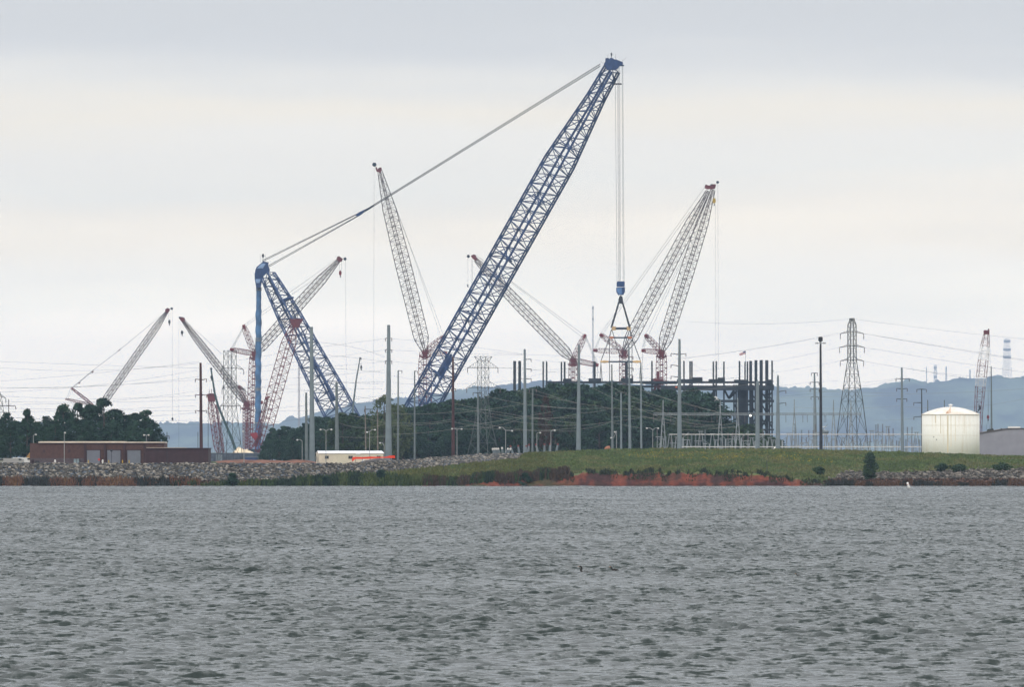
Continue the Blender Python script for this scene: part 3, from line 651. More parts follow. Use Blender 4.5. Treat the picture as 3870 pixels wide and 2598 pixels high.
    for (a, b, c, d) in ((577, 155, 577, 100), (692, 170, 692, 90), (510, 235, 468, 195), (785, 200, 850, 145)):
        p, q = z([(a, b), (c, d)]); m.tube(P(*p, D), P(*q, D), .07, 4)
    p = z([(631, 152)])[0]; m.lathe(P(*p, D), [(.12, 0), (.15, 1.0), (.35, 1.1), (.35, 2.0), (.12, 2.4)], 8); m.build('antenna', m_black, hd)
    m = MB()
    for k in range(9):
        q = z([(575 + 28 * k, 262)])[0]; m.lathe(P(*q, D), [(.2, -.3), (.55, -.3), (.55, .3), (.2, .3)], 8)
    m.build('sheave', m_blue, hd)
    # main pendant ropes
    jp = at_plane(1370, 803); th = at_plane(2268, 246); mh = at_plane(1003, 998)
    m = MB()
    for dz, dy in ((.62, 1.0), (.42, -1.0), (-.36, 1.0), (-.56, -1.0)):
        m.tube(jp + Vector((0, dy * .6, dz * .55)), th + Vector((0, dy, dz * .95)), .15, 4)
    for (dz, dx) in ((1.6, -1), (1.0, -1), (-.9, .8), (-1.6, .8)):
        m.tube(jp + Vector((0, 0, dz * .35)), mh + Vector((dx * 1.3, 0, dz)), .14, 4)
    m.build('pendant', m_pend, root)
    m = MB(); D2 = jp.y
    m.prism([(1344, 814), (1356, 803), (1372, 795), (1378, 800), (1370, 808), (1352, 819)][::-1], D2, 2.4); m.prism([(1372, 795), (1412, 776), (1414, 780), (1382, 800)][::-1], D2, 1.8)
    m.build('pendant_link', m_blue, root)
    # hoist ropes and block
    m = MB(); D3 = tip.y
    for x0, x1 in ((2325, 2332), (2334, 2338), (2338, 2342), (2342, 2345), (2351, 2355), (2354, 2359)):
        m.tube(P(x0, 250, D3 + (x0 % 3 - 1) * 1.2), P(x1, 1066, D3 + (x0 % 3 - 1) * .8), .085, 4)
    hr = m.build('hoist_rope', m_pend, root)
    m = MB()
    for x0 in (2322, 2330, 2338, 2346):
        m.lathe(P(x0, 317, D3), [(.1, -.35), (.4, -.3), (.4, .3), (.1, .35)], 8)
    m.tube(P(2322, 317, D3), P(2331, 317, D3), .12, 4); m.tube(P(2338, 317, D3), P(2347, 317, D3), .12, 4)
    m.build('rope_guide', m_black, hr)
    m = MB(); m.prism([(2331, 1066), (2333, 1064), (2359, 1064), (2361, 1066), (2361, 1082), (2358, 1085), (2333, 1085), (2330, 1082)][::-1], D3, 3.0)
    m.prism([(2329, 1087), (2362, 1086), (2362, 1104), (2355, 1116), (2336, 1116), (2329, 1103)][::-1], D3, 3.4)
    hb = m.build('hook_block', m_blue, root)
    m = MB(); m.prism([(2331, 1090), (2350, 1088), (2350, 1112), (2340, 1114), (2331, 1102)][::-1], D3 - 1.75, .08); m.build('panel', mat('sunbleached_blue', (.10, .20, .40), .5, var=.15), hb)
    # machinery deck, ring and wheels at ground level
    m = MB(); c = at_plane(1450, 1740); c.z = GZ
    R = 13.0
    m.lathe(c, [(R - 1.2, 0), (R - 1.2, 1.1), (R, 1.1), (R, 0)], 48); m.build('ring_track', m_navy, root)
    m = MB(); m.box(c + Vector((0, 0, 2.4)), (17, 9, 2.2), -PSI); m.box(c + Vector((-5, 3, 5.0)), (6, 6, 3.0), -PSI); m.box(c + Vector((6, -4, 4.8)), (3, 2.6, 2.6), -PSI); m.build('machine_deck', m_blue, root)
    for t in range(6):
        a = t * math.pi / 3; m = MB(); m.box(c + Vector((math.cos(a) * (R - .6), math.sin(a) * (R - .6), 1.65)), (3, 2, 1.1), a); m.build('bogie', m_navy, root)
    cc = P(975, 1745, D); cc.z = GZ
    m = MB()
    for k in range(3): m.box(cc + Vector((0, 0, 1 + 2.1 * k)), (9, 5, 2)); 
    m.build('counterweight', m_navy, root)
    return D3
D3 = blue_crane()

def rigging():
    D = D3; o = thing('lifting_rig', 'long black slings and tan spreader bars hanging from the blue hook block', 'lifting gear', P(2346, 1460, D))
    m = MB(); m.prism([(2346, 1117), (2352, 1122), (2355, 1134), (2352, 1148), (2339, 1148), (2337, 1134), (2340, 1122)][::-1], D, 1.6); m.build('shackle', m_black, o)
    m = MB()
    for sx in (-1, 1):
        for dx in (-2, 1.5): m.tube(P(2346 + sx * 6 + dx * .6, 1140, D + dx), P(2346 + sx * 35 + dx, 1240, D + dx), .26, 5)
        m.tube(P(2346 + sx * 35, 1246, D), P(2346 + sx * 43, 1277, D), .22, 5); m.tube(P(2346 + sx * 33, 1248, D + 2), P(2346 + sx * 14, 1310, D + 2), .16, 5); m.tube(P(2346 + sx * 14, 1310, D + 2), P(2346 + sx * 4, 1345, D + 2), .13, 5)
        m.tube(P(2346 + sx * 43, 1280, D), P(2346 + sx * 75, 1366, D), .19, 5); m.tube(P(2346 + sx * 43, 1280, D), P(2346 + sx * 42, 1450, D), .16, 5)
        for e in (-5, 1, 6): m.tube(P(2346 + sx * 75, 1372, D), P(2346 + sx * 75 + e, 1445, D), .15, 4)
        m.tube(P(2346 + sx * 8, 1140, D), P(2346, 1148, D), .2, 4)
    m.build('sling', m_black, o)
    for (xa, xb, y, r, me, em) in ((2313, 2383, 1242, 1.0, m_navy, m_tan), (2302, 2389, 1277, .62, m_navy, m_orange), (2269, 2422, 1368, .68, m_navy, m_tan)):
        m = MB(); L = xb - xa; m.tube(P(xa + L * .2, y, D), P(xb - L * .2, y, D), M(1, D) * r * 5 / 1.0 * .9, 10); b = m.build('spreader_bar', me, o)
        m = MB()
        for s0, s1 in ((xa, xa + L * .2), (xb - L * .2, xb)):
            m.tube(P(s0, y, D), P(s1, y, D), M(1, D) * r * 6, 10); m.lathe(P((s0 + s1) / 2, y, D), [(r * .5, -r * .85), (r * .9, -r * .8), (r * .9, r * .8), (r * .5, r * .85)], 10)
        m.build('bar_end', em, b)
rigging()

# ------------------------------------------------------------------ red crawler cranes
def crawler(root, px, D, flip=1):
    """carrier with tracks, deck, cab and counterweight; mostly behind the trees"""
    c = P(px, 1750, D); c.z = GZ
    for s in (-1, 1):
        m = MB(); m.sweep([c + Vector((-4.6, s * 3, .8)), c + Vector((-4.2, s * 3, .85)), c + Vector((4.2, s * 3, .85)), c + Vector((4.6, s * 3, .8))], [.5, .85, .85, .5], 8); m.build('crawler_track', m_black, root)
    m = MB(); m.box(c + Vector((0, 0, 1.6)), (4.5, 4.6, .7)); m.box(c + Vector((-flip * 1.5, 0, 2.8)), (9.5, 3.4, 1.7)); bd = m.build('machine_body', m_red, root)
    m = MB(); m.box(c + Vector((flip * 4.0, -2.4, 3.3)), (2.2, 1.4, 2.2)); m.build('cab', m_glass, root)
    m = MB(); m.box(c + Vector((-flip * 6.4, 0, 3.2)), (1.8, 5.2, 2.6)); m.build('counterweight', m_redd, root)
    return c + Vector((flip * 1.8, 0, 3.0))
def boomsec(root, name, a, b, D, wpx, prof=None, matl=None, panels=24, yaw=28, rc=.13, rb=.065, D2=None, cross=False):
    A = P(*a, D); B = P(*b, D2 or D); y = math.radians(yaw); lat = Vector((math.sin(y), math.cos(y), 0)); w = M(wpx, D) / (math.cos(y) + .25)
    prof = prof or [(0, .25), (.1, 1), (.85, 1), (1, .3)]
    m = MB(); truss(m, A, B, lat, [(t, w * s, w * s) for t, s in prof], panels, rc, rb, cross=cross)
    # darker walk strip up the middle, as on the real booms
    ax = (B - A).normalized(); nrm = lat.cross(ax).normalized()
    o = m.build(name, matl or m_lat, root); return o
def lines(root, name, segs, D, r, matl):
    m = MB()
    for s in segs: m.tube(P(s[0], s[1], D), P(s[2], s[3], s[4] if len(s) > 4 else D), r, 3)
    return m.build(name, matl, root)
def head(root, pts, D, t=2.0, matl=None):
    m = MB(); m.prism(pts[::-1], D, t); return m.build('jib_head', matl or m_redd, root)
def sheave(root, px, py, D, rpx, matl=None):
    m = MB(); c = P(px, py, D); R = M(rpx, D)
    m.tube(c - Vector((0, .5, 0)), c + Vector((0, .5, 0)), R, 12); return m.build('tip_sheave', matl or m_navy, root)
def block(root, px, y0, y1, D, wpx, matl):
    m = MB(); h = y1 - y0; w = wpx / 2
    m.prism([(px - w * .5, y0), (px + w * .5, y0), (px + w, y0 + h * .25), (px + w, y0 + h * .6), (px + w * .5, y0 + h * .8), (px - w * .5, y0 + h * .8), (px - w, y0 + h * .6), (px - w, y0 + h * .25)][::-1], D, 1.2); o = m.build('hook_block', matl, root)
    m = MB(); a = [P(px, y0 + h * .8, D), P(px, y0 + h * .95, D), P(px + w * .5, y0 + h * 1.05, D), P(px, y0 + h * 1.15, D), P(px - w * .5, y0 + h * 1.08, D)]; m.sweep(a, [.16, .2, .22, .2, .08], 6); m.build('hook', m_black, o)
    return o
def luffing(label, D, tip, hub, base, struts, wj, wm, headpts, sheavep, mainmat, jibmat, pend, hoist, blk=None, flip=1, jprof=None, mtop=None):
    r = thing('crawler_crane', label, 'crane', (X(base[0], D), D, GZ), 'red crawler cranes with luffing jibs')
    c = crawler(r, base[0], D, flip)
    boomsec(r, 'luffing_jib', hub, tip, D, wj, jprof or [(0, .3), (.08, .95), (.5, 1), (.8, .85), (1, .3)], jibmat, 40, yaw=33, rc=.24, rb=.07)
    ax = (P(*tip, D) - P(*hub, D)); m = MB()
    m.tube(P(*hub, D) + ax * .04, P(*hub, D) + ax * .97, .11, 4); m.build('jib_walkway', m_lat, r)
    mt = mtop or hub
    boomsec(r, 'main_boom', (base[0] + 4 * flip, HOR - 8), mt, D, wm, [(0, .5), (.1, 1), (.9, 1), (1, .8)], mainmat, 34, yaw=33, rc=.2, rb=.1)
    for st in struts: boomsec(r, 'jib_strut', hub, st, D, 20, [(0, .5), (.3, 1), (.8, .9), (1, .55)], m_latred, 12, yaw=33, rc=.13, rb=.08)
    for k, st in enumerate(struts):
        m = MB(); v = (P(*st, D) - P(*hub, D)).normalized(); m.tube(P(*st, D) - v * 1.6, P(*st, D) + v * .5, .55 if k == 0 else .45, 6, .75); m.build('strut_head', m_red, r)
    m = MB(); x, y = hub
    m.prism([(x - 12, y + 2), (x - 7, y - 12), (x - 1, y - 4), (x + 9, y - 10), (x + 13, y + 4), (x + 9, y + 12), (x + 13, y + 24), (x + 6, y + 24), (x, y + 16), (x - 6, y + 24), (x - 13, y + 24), (x - 8, y + 12)][::-1], D, 2.4)
    m.prism([(x - 22, y + 14), (x + 22, y + 14), (x + 18, y + 20), (x - 18, y + 20)][::-1], D, 1.4)
    m.build('hub', m_redd, r)
    head(r, headpts, D, 1.9)
    sheave(r, *sheavep[:2], D, sheavep[2])
    lines(r, 'pendant', pend, D, .07, m_pend)
    s0, s1 = struts[0], struts[1]
    lines(r, 'strut_rope', [(s0[0] + k, s0[1] + 3, s1[0] + k * 1.5, s1[1]) for k in (-2, 0, 2, 4)], D, .06, m_gal)
    lines(r, 'strut_rope', [(s1[0], s1[1], s1[0] + k, s1[1] + 190) for k in (-2, 3)], D, .045, m_pend)
    lines(r, 'hoist_rope', hoist, D, .05, m_rope)
    if blk: block(r, *blk[:3], D, *blk[3:])
    return r
luffing('tallest red crane left of the blue boom, its long jib leaning left', 5300, (1437, 652), (1606, 1332), (1612, 1700), [(1677, 1273), (1686, 1335)], 46, 38,
        [(1421, 628), (1428, 640), (1432, 634), (1441, 632), (1443, 644), (1438, 652), (1424, 650), (1419, 636)], (1415, 622, 8), m_latred, m_lat,
        [(1443, 640, 1677, 1270), (1443, 642, 1560, 960), (1560, 960, 1667, 1275)], [(1414, 625, 1412, 1530), (1414, 640, 1414, 655)], None, -1)
luffing('red crane whose jib passes behind the blue boom down to the right', 5350, (1797, 982), (2166, 1362), (2170, 1700), [(2211, 1268), (2258, 1381)], 36, 26,
        [(1779, 967), (1790, 962), (1798, 964), (1800, 972), (1806, 980), (1796, 986), (1784, 976)], (1770, 969, 6), m_latred, m_lat,
        [(1800, 966, 2208, 1268), (1802, 974, 1990, 1112), (1990, 1112, 2198, 1274)], [(1768, 972, 1768, 1080), (1783, 980, 1783, 1250), (1786, 980, 1786, 1250)], (1768, 1076, 1084, 5, m_black), -1)
luffing('right hand red crane whose jib leans right to the left of the yellow hook', 5400, (2676, 722), (2358, 1330), (2356, 1700), [(2270, 1266), (2246, 1325)], 40, 28,
        [(2664, 702), (2668, 697), (2674, 700), (2684, 702), (2686, 712), (2676, 716), (2664, 712)], (2689, 700, 5), m_latred, m_lat,
        [(2664, 706, 2268, 1264), (2608, 800, 2274, 1268)], [(2690, 704, 2690, 740)], None, 1)
luffing('rightmost red luffing crane carrying the yellow hook block', 5250, (2694, 718), (2500, 1332), (2494, 1700), [(2440, 1268), (2428, 1326)], 42, 32,
        [(2680, 706), (2694, 696), (2706, 697), (2703, 712), (2692, 716), (2682, 715)], (2712, 689, 5.5), m_latred, m_lat,
        [(2614, 900, 2440, 1266), (2605, 930, 2450, 1270)], [(2702, 704, 2701, 752), (2697, 704, 2697, 752), (2713, 696, 2715, 1395), (2703, 770, 2706, 1395)], (2699, 749, 773, 12, m_yel), 1)
luffing('red crane half behind the blue wrapped column, jib leaning right', 5200, (1280, 985), (962, 1338), (942, 1700), [(921, 1232), (873, 1322)], 34, 30,
        [(1274, 971), (1282, 968), (1288, 974), (1296, 978), (1291, 990), (1281, 990), (1272, 982)], (1304, 979, 6), m_latred, m_lat,
        [(1274, 978, 921, 1230), (1240, 1020, 925, 1236)], [(1283, 988, 1283, 1024), (1291, 988, 1291, 1024), (1306, 984, 1309, 1540)], (1286, 1023, 1045, 10, m_red), 1)
luffing('small red crane left of the lattice pylon, jib leaning left', 5450, (690, 1212), (932, 1528), (936, 1705), [(905, 1462), (990, 1522)], 22, 22,
        [(678, 1203), (686, 1199), (697, 1201), (700, 1210), (692, 1217), (684, 1214)], (680, 1202, 5), m_latred, m_lat,
        [(698, 1206, 906, 1460), (700, 1212, 840, 1340)], [(676, 1206, 676, 1700), (684, 1214, 684, 1250), (692, 1214, 692, 1250)], (688, 1250, 1268, 9, m_black), -1)

def plain_crane(label, D, tip, foot, w, headpts, pend, hoist, blk, gantry, base, matl, yaw=33, panels=36, fl=1, wm=None, group='red crawler cranes with a single boom'):
    r = thing('crawler_crane', label, 'crane', (X(base, D), D, GZ), group)
    crawler(r, base, D, fl)
    boomsec(r, 'boom', foot, tip, D, w, [(0, .35), (.12, 1), (.85, .95), (1, .3)], matl, panels, yaw=yaw, rc=.22, rb=.085)
    head(r, headpts, D, 1.8)
    for g in gantry: boomsec(r, 'gantry_mast', g[:2], g[2:4], D, 10, [(0, .5), (.3, 1), (1, .6)], m_latred, 9, rc=.14, rb=.08)
    lines(r, 'pendant', pend, D, .08, m_pend); lines(r, 'hoist_rope', hoist, D, .05, m_rope)
    if blk: block(r, *blk[:3], D, *blk[3:])
    return r
r = plain_crane('leftmost red crane rising behind the pines, boom leaning right', 5400, (632, 1178), (365, 1560), 21, [(624, 1170), (634, 1164), (642, 1168), (640, 1178), (632, 1184), (624, 1180)],
    [(272, 1466, 352, 1400), (352, 1400, 450, 1325), (450, 1325, 618, 1186), (275, 1467, 352, 1402)], [(636, 1180, 636, 1210), (644, 1180, 643, 1210), (651, 1168, 652, 1585)], (640, 1210, 1228, 8, m_black),
    [(352, 1532, 269, 1467), (345, 1530, 247, 1509)], 352, m_lat)
sheave(r, 649, 1167, 5400, 5)
lines(r, 'gantry_rope', [(269, 1468, 250, 1508), (273, 1470, 256, 1510)], 5400, .06, m_pend)
m = MB()
for (a, b) in ((450, 1325), (350, 1408), (300, 1449)): m.tube(P(a - 3, b + 2, 5400), P(a + 3, b - 3, 5400), .3, 5)
m.build('pendant_link', m_redd, r); m = MB(); m.lathe(P(652, 1585, 5400), [(.1, -.8), (.45, -.3), (.45, .3), (.1, .9)], 8); m.build('ball_hook', m_black, r)
r = plain_crane('red crane leaning left under a big red boom head crossing the blue mast', 4800, (1112, 1222), (975, 1712), 46,
    [(1095, 1206), (1146, 1206), (1143, 1214), (1136, 1224), (1130, 1240), (1110, 1238), (1098, 1222)], [(1100, 1215, 1108, 1175), (1116, 1206, 1108, 1172)], [(1140, 1212, 1138, 1300)], None,
    [(968, 1690, 1012, 1502), (955, 1690, 990, 1640)], 965, m_latred, panels=30)
m = MB(); m.prism([(1000, 1508), (1008, 1500), (1020, 1498), (1021, 1503), (1010, 1506), (1004, 1514)][::-1], 4800, 1.4); m.prism([(944, 1638), (972, 1636), (976, 1652), (966, 1668), (950, 1650)][::-1], 4800, 3); m.build('winch_frame', m_red, r)
r = plain_crane('squat red crane head on a dark lattice beside the brown pole', 5150, (797, 1512), (828, 1716), 24, [(782, 1492), (790, 1488), (806, 1488), (814, 1494), (813, 1520), (787, 1520)],
    [(788, 1520, 788, 1700), (786, 1520, 786, 1690)], [(800, 1520, 802, 1712), (806, 1520, 812, 1712)], None, [(845, 1712, 818, 1530)], 832, m_latred, panels=20)
m = MB()
for a in (790.5, 799.5): m.tube(P(a, 1490, 5150), P(a, 1472, 5150), .16, 4)
m.build('antenna', m_redd, r)
# right hand boom with pale inserts
D = 4500; r = thing('crawler_crane', 'near upright red and white lattice boom behind the white tank', 'crane', (X(3700, D), D, GZ), 'red crawler cranes with a single boom'); crawler(r, 3690, D)
for (a, b, w0, w1, ml) in (((3692, 1742), (3698, 1560), 22, 26, m_latred), ((3698, 1560), (3705, 1462), 26, 31, m_latred), ((3705, 1462), (3709, 1425), 31, 32, m_wlat), ((3709, 1425), (3716, 1362), 32, 31, m_latred), ((3716, 1362), (3722, 1310), 31, 27, m_wlat), ((3722, 1310), (3728, 1264), 27, 17, m_latred)):
    boomsec(r, 'boom_section', a, b, D, 30, [(0, w0 / 26), (1, w1 / 26)], ml, max(3, int(abs(a[1] - b[1]) / 17)), yaw=20, rc=.14, rb=.055)
head(r, [(3717, 1250), (3721, 1248), (3733, 1250), (3735, 1243), (3739, 1244), (3739, 1265), (3718, 1265)], D, 1.8)
lines(r, 'hoist_rope', [(3739, 1262, 3742, 1370), (3734, 1300, 3734, 1572), (3742, 1370, 3735, 1572), (3733, 1588, 3727, 1625), (3735, 1588, 3741, 1625)], D, .05, m_rope)
block(r, 3734, 1570, 1588, D, 9, m_red)
m = MB(); m.prism([(3698, 1530), (3706, 1535), (3709, 1545), (3697, 1556), (3692, 1562), (3699, 1545)][::-1], D, 1.5); m.build('boom_hoist', m_navy, r)

def mobile_crane(label, D, pts, w, matl, hook, base):
    r = thing('mobile_crane', label, 'crane', (X(base, D), D, GZ), 'telescopic mobile cranes')
    c = P(base, 1750, D); c.z = GZ
    m = MB(); m.box(c + Vector((0, 0, 1.5)), (11, 2.7, 1.0)); m.box(c + Vector((4.3, 0, 2.7)), (2.0, 2.6, 1.6)); m.box(c + Vector((-2.2, 0, 2.9)), (4, 2.6, 1.7)); m.build('carrier', matl, r)
    for k in range(4):
        m = MB(); q = c + Vector((-4.2 + 2.8 * k, 0, .7)); m.tube(q - Vector((0, 1.35, 0)), q + Vector((0, 1.35, 0)), .7, 12); m.build('wheel', m_tyre, r)
    for k in range(len(pts) - 1):
        m = MB(); m.tube(P(*pts[k], D), P(*pts[k + 1], D), M(w[k], D) / 2, 4, M(w[k + 1], D) / 2); m.build('boom_section', matl, r)
    m = MB(); x, y = pts[-1]; m.prism([(x - 3, y + 6), (x + 5, y + 6), (x + 5, y - 1), (x - 4, y - 1)][::-1], D, 1.4); m.build('boom_head', m_navy, r)
    lines(r, 'hoist_rope', [(hook[0], y, hook[0], hook[1])], D, .06, m_rope); block(r, hook[0], hook[1], hook[1] + 16, D, 7, m_black)
mobile_crane('dark green telescopic crane with a bent jib beside the brown pole', 4700, [(906, 1742), (872, 1650), (824, 1535), (812, 1490), (797, 1392)], [15, 14, 12, 11, 7], m_green, (799, 1420), 910)
mobile_crane('slim grey telescopic boom behind the wood left of the thick grey pole', 4800, [(1322, 1742), (1334, 1540), (1346, 1440), (1361, 1353)], [11, 10, 8, 6], m_greyb, (1365, 1382), 1318)

# ------------------------------------------------------------------ unfinished steel building
def steel_building():
    D = 4600.0; T = 30.0
    r = thing('steel_frame_building', 'dark unfinished steel frame building with bare columns sticking up', 'building', (X(2500, D), D, GZ))
    for x, y, w, d in ((1945, 1365, 11, 0), (1964, 1365, 11, 10), (2053, 1367, 6, 0), (2066, 1367, 6, 20), (2122, 1368, 6, 0), (2134, 1368, 7, 20), (2247, 1367, 9, 0), (2368, 1365, 10, 0), (2464, 1365, 6, 5), (2585, 1365, 6, 5),
                    (2608, 1366, 6, 0), (2615, 1366, 6, 22), (2696, 1367, 6, 5), (2707, 1366, 6, 25), (2736, 1367, 6, 5), (2795, 1365, 6, 5), (2816, 1368, 6, 25), (2825, 1367, 6, 0), (2837, 1365, 11, 10), (2857, 1362, 11, 0), (2877, 1362, 12, 10), (2898, 1362, 12, 20), (2918, 1364, 6, 0)):
        m = MB(); m.pbox(x - w / 2, y, x + w / 2, 1752, D + d, M(w, D)); m.build('column', m_dsteel, r)
    for x in (2605, 2700, 2774, 2782, 2790, 2806, 2845, 2868, 2908):
        m = MB(); m.pbox(x - 3, 1455, x + 3, 1752, D + 14, .8); m.build('column', m_dsteel, r)
    def beam(x0, y0, x1, y1, d=4, t=.9, nm='beam', mm=None): m = MB(); m.pbox(x0, y0, x1, y1, D + d, t); m.build(nm, mm or m_dsteel, r)
    beam(2068, 1442, 2920, 1450); beam(2430, 1441, 2560, 1451, 3, 28); beam(2500, 1458, 2925, 1475, 2, 26); beam(2330, 1458, 2500, 1466, 8)
    beam(2068, 1442, 2240, 1448, 26); beam(2600, 1512, 2925, 1522); beam(2720, 1565, 2925, 1572); beam(2770, 1622, 2925, 1628); beam(2780, 1676, 2925, 1681)
    for q in ((2128, 1432, 2160, 1450), (2225, 1431, 2272, 1450), (2347, 1430, 2393, 1450), (2640, 1427, 2655, 1442), (2560, 1434, 2620, 1442), (2618, 1427, 2640, 1442), (2680, 1434, 2712, 1443), (2714, 1428, 2740, 1443), (2776, 1436, 2826, 1445), (2898, 1436, 2921, 1462)):
        beam(*q, 6, 12, 'turbine_floor_block')
    beam(2790, 1450, 2826, 1640, 12, .8, 'cladding_panel')
    m = MB(); rs = random.Random(3)
    def br(a, b, c, d, w=.55, dd=10): m = MB(); m.tube(P(a, b, D + dd), P(c, d, D + dd), w, 4); m.build('brace', m_dsteel, r)
    br(2738, 1475, 2755, 1508); br(2755, 1508, 2785, 1478); br(2755, 1505, 2772, 1478); br(2690, 1490, 2705, 1475); br(2738, 1545, 2725, 1562); br(2690, 1500, 2678, 1512); br(2775, 1530, 2785, 1545); br(2700, 1522, 2738, 1545, .4)
    for x0, x1 in ((2837, 2857), (2857, 2877), (2877, 2898), (2898, 2918)):
        for y0, y1 in ((1480, 1515), (1525, 1565), (1575, 1620), (1630, 1675)):
            if rs.random() < .8: br(x0, y0, x1, y1, .35, 16)
            if rs.random() < .5: br(x1, y0, x0, y1, .35, 6)
    m = MB()
    for k in range(90):
        x = rs.uniform(2776, 2920); y = rs.uniform(1485, 1700); m.pbox(x, y, x + rs.uniform(2, 9), y + rs.uniform(2, 7), D + rs.uniform(6, 26), rs.uniform(.5, 2))
    t = m.build('stored_parts', m_dsteel, r); t['kind'] = 'stuff'
    m = MB(); m.lathe(P(2836, 1571, D - .5), [(.15, -.4), (.42, -.25), (.42, .25), (.15, .4)], 10); m.build('work_lamp', mat('work_lamp_glow', (.9, .9, .8), .3, var=.01, emit=(1, .95, .85, 4.0)), r)
    m = MB(); m.pbox(2552, 1462, 2560, 1466, D + 1, .3); m.build('safety_panel', mat('orange_panel', (.6, .12, .03), .6, var=.1), r)
    for k in range(3):
        m = MB(); m.tube(P(2919, (1403, 1443, 1456)[k], D), P(2924, (1403, 1443, 1456)[k], D), .3, 4); m.build('bracket', m_dsteel, r)
    # red trestle standing on the deck
    m = MB(); rs = random.Random(9)
    for k in range(14):
        x = 2466 + rs.random() * 40; y = 1434 + rs.random() * 40; m.tube(P(x, y, D + 6), P(x + rs.uniform(-14, 14), y + rs.uniform(-10, 14), D + 10), .45, 4)
    m.pbox(2482, 1405, 2492, 1480, D + 8, 1.2); m.pbox(2465, 1434, 2508, 1440, D + 6, 3); m.pbox(2470, 1460, 2505, 1465, D + 6, 3); m.build('trestle', m_redd, r)
steel_building()
def flag():
    D = 4590.0; r = thing('flagpole', 'flagpole with a striped flag flying above the steel columns', 'flag', P(2818, 1440, D))
    m = MB(); m.tube(P(2818, 1440, D), P(2818, 1325, D), .07, 6); m.build('pole', m_gal, r)
    ms_ = [mat('flag_red', (.35, .03, .05), .8, var=.1), mat('flag_white', (.7, .68, .68), .8, var=.04), mat('flag_blue', (.03, .04, .14), .8, var=.1)]
    m = MB(); nx, ny = 20, 13; Lx, Ly = M(26, D), M(13, D); o = P(2818, 1327, D); V = []; F = []; mi = []
    for j in range(ny + 1):
        for i in range(nx + 1):
            u = i / nx; v = j / ny; V.append((o.x - u * Lx * (.92), o.y + .45 * math.sin(u * 9 + v * 2) * u + (.02), o.z - v * Ly * (1 - .35 * u) - u * Ly * .72 + .12 * math.sin(u * 7)))
    for j in range(ny):
        for i in range(nx):
            a = j * (nx + 1) + i; F.append((a, a + nx + 1, a + nx + 2, a + 1)); mi.append(2 if (i < 8 and j < 7) else (0 if j % 2 == 0 else 1))
    m.add(V, F); m.mi = mi; c = m.build('flag_cloth', ms_, r)
    md = c.modifiers.new('thickness', 'SOLIDIFY'); md.thickness = .02
    m = MB()
    for j in range(4):
        for i in range(5):
            u = (i + .8) / nx * 1.45; v = (j + .8) / ny * 1.5
            q = Vector((o.x - u * Lx * .92, o.y + .45 * math.sin(u * 9 + v * 2) * u - .03, o.z - v * Ly * (1 - .35 * u) - u * Ly * .72 + .12 * math.sin(u * 7))); m.box(q, (.05, .02, .05))
    m.build('star', ms_[1], c)
flag()

# ------------------------------------------------------------------ poles
def pole(px0, y0, px1, y1, w0, w1, D, label, matl, arms=(), group='steel and wooden line poles', cap=False, name='utility_pole'):
    """arms: (py, left px, right px, dy)"""
    zb = ground_at(px1, D); top = P(px0, y0, D); base = Vector((X(px1, D), D, zb - .2))
    r = thing(name, label, 'pole', (base.x, D, zb), group)
    m = MB(); n = 12; mid = (top + base) / 2
    m.tube(base, top, M(w1, D) / 2, n, M(w0, D) / 2)
    if cap: m.tube(top, top + Vector((0, 0, M(w0 * .9, D))), M(w0, D) / 2, n, .05)
    m.build('shaft', matl, r, smooth=False)
    for (py, l, rr, dy) in arms:
        t = (py - y0) / (y1 - y0); xc = px0 + (px1 - px0) * t
        m = MB(); 
        if l: m.tube(P(xc, py, D), P(xc - l, py - dy, D), .13, 5, .07)
        if rr: m.tube(P(xc, py, D), P(xc + rr, py - dy, D), .13, 5, .07)
        a = m.build('crossarm', matl if matl is m_brownp else m_tower, r)
        for q in ([-l] if l else []) + ([rr] if rr else []):
            m = MB(); c = P(xc + q, py - dy, D)
            m.lathe(c, [(.03, .02)] + [(.14 if k % 2 else .05, -.1 * k) for k in range(9)], 8)
            m.build('insulator', m_ins, a)
    return r
m_wood = mat('weathered_wood', (.16, .14, .12), .9, var=.25)
pole(758, 1372, 761, 1752, 9, 14, 2760, 'thick rust brown pole rising behind the low dark annex', m_brownp, [(1437, 20, 22, 4), (1495, 20, 22, 3), (1556, 20, 22, 4)])
pole(1712, 1350, 1713, 1735, 7, 15, 2900, 'tall rust brown pole standing before the foot of the blue boom', m_brownp, [(1472, 6, 10, 2)])
pole(1177, 1236, 1180, 1752, 12, 22, 2800, 'tall thick grey steel pole at the left end of the white trailer', m_gpole)
pole(1157, 1485, 1159, 1752, 8, 14, 2850, 'shorter grey pole just left of the tall one by the trailer', m_gpole2)
pole(1272, 1445, 1274, 1752, 9, 18, 2860, 'grey pole rising behind the white trailer', m_gpole2)
pole(1469, 1229, 1468, 1745, 12, 27, 2850, 'thickest grey steel pole, behind the orange fence', m_gpole, [(1280, 12, 12, 1), (1323, 12, 12, 1), (1366, 12, 12, 1)])
pole(1505, 1400, 1504, 1700, 5, 9, 3250, 'thin distant pole just right of the thickest grey pole', m_gpole2, [(1402, 0, 14, 0)])
pole(1567, 1402, 1567, 1700, 5, 8, 3250, 'thin distant pole by the foot of the blue boom', m_gpole2, [(1404, 0, 11, 0)])
pole(1380, 1535, 1383, 1730, 4, 6, 3150, 'left of two thin wooden poles between trailer and thick pole', m_wood, [(1548, 3, 45, 0)])
pole(1427, 1550, 1428, 1730, 4, 6, 3150, 'right of two thin wooden poles between trailer and thick pole', m_wood)
pole(1806, 1488, 1808, 1735, 6, 10, 2950, 'pale wooden pole under the wide armed pylon', m_gpole2, [(1486, 18, 14, 1)])
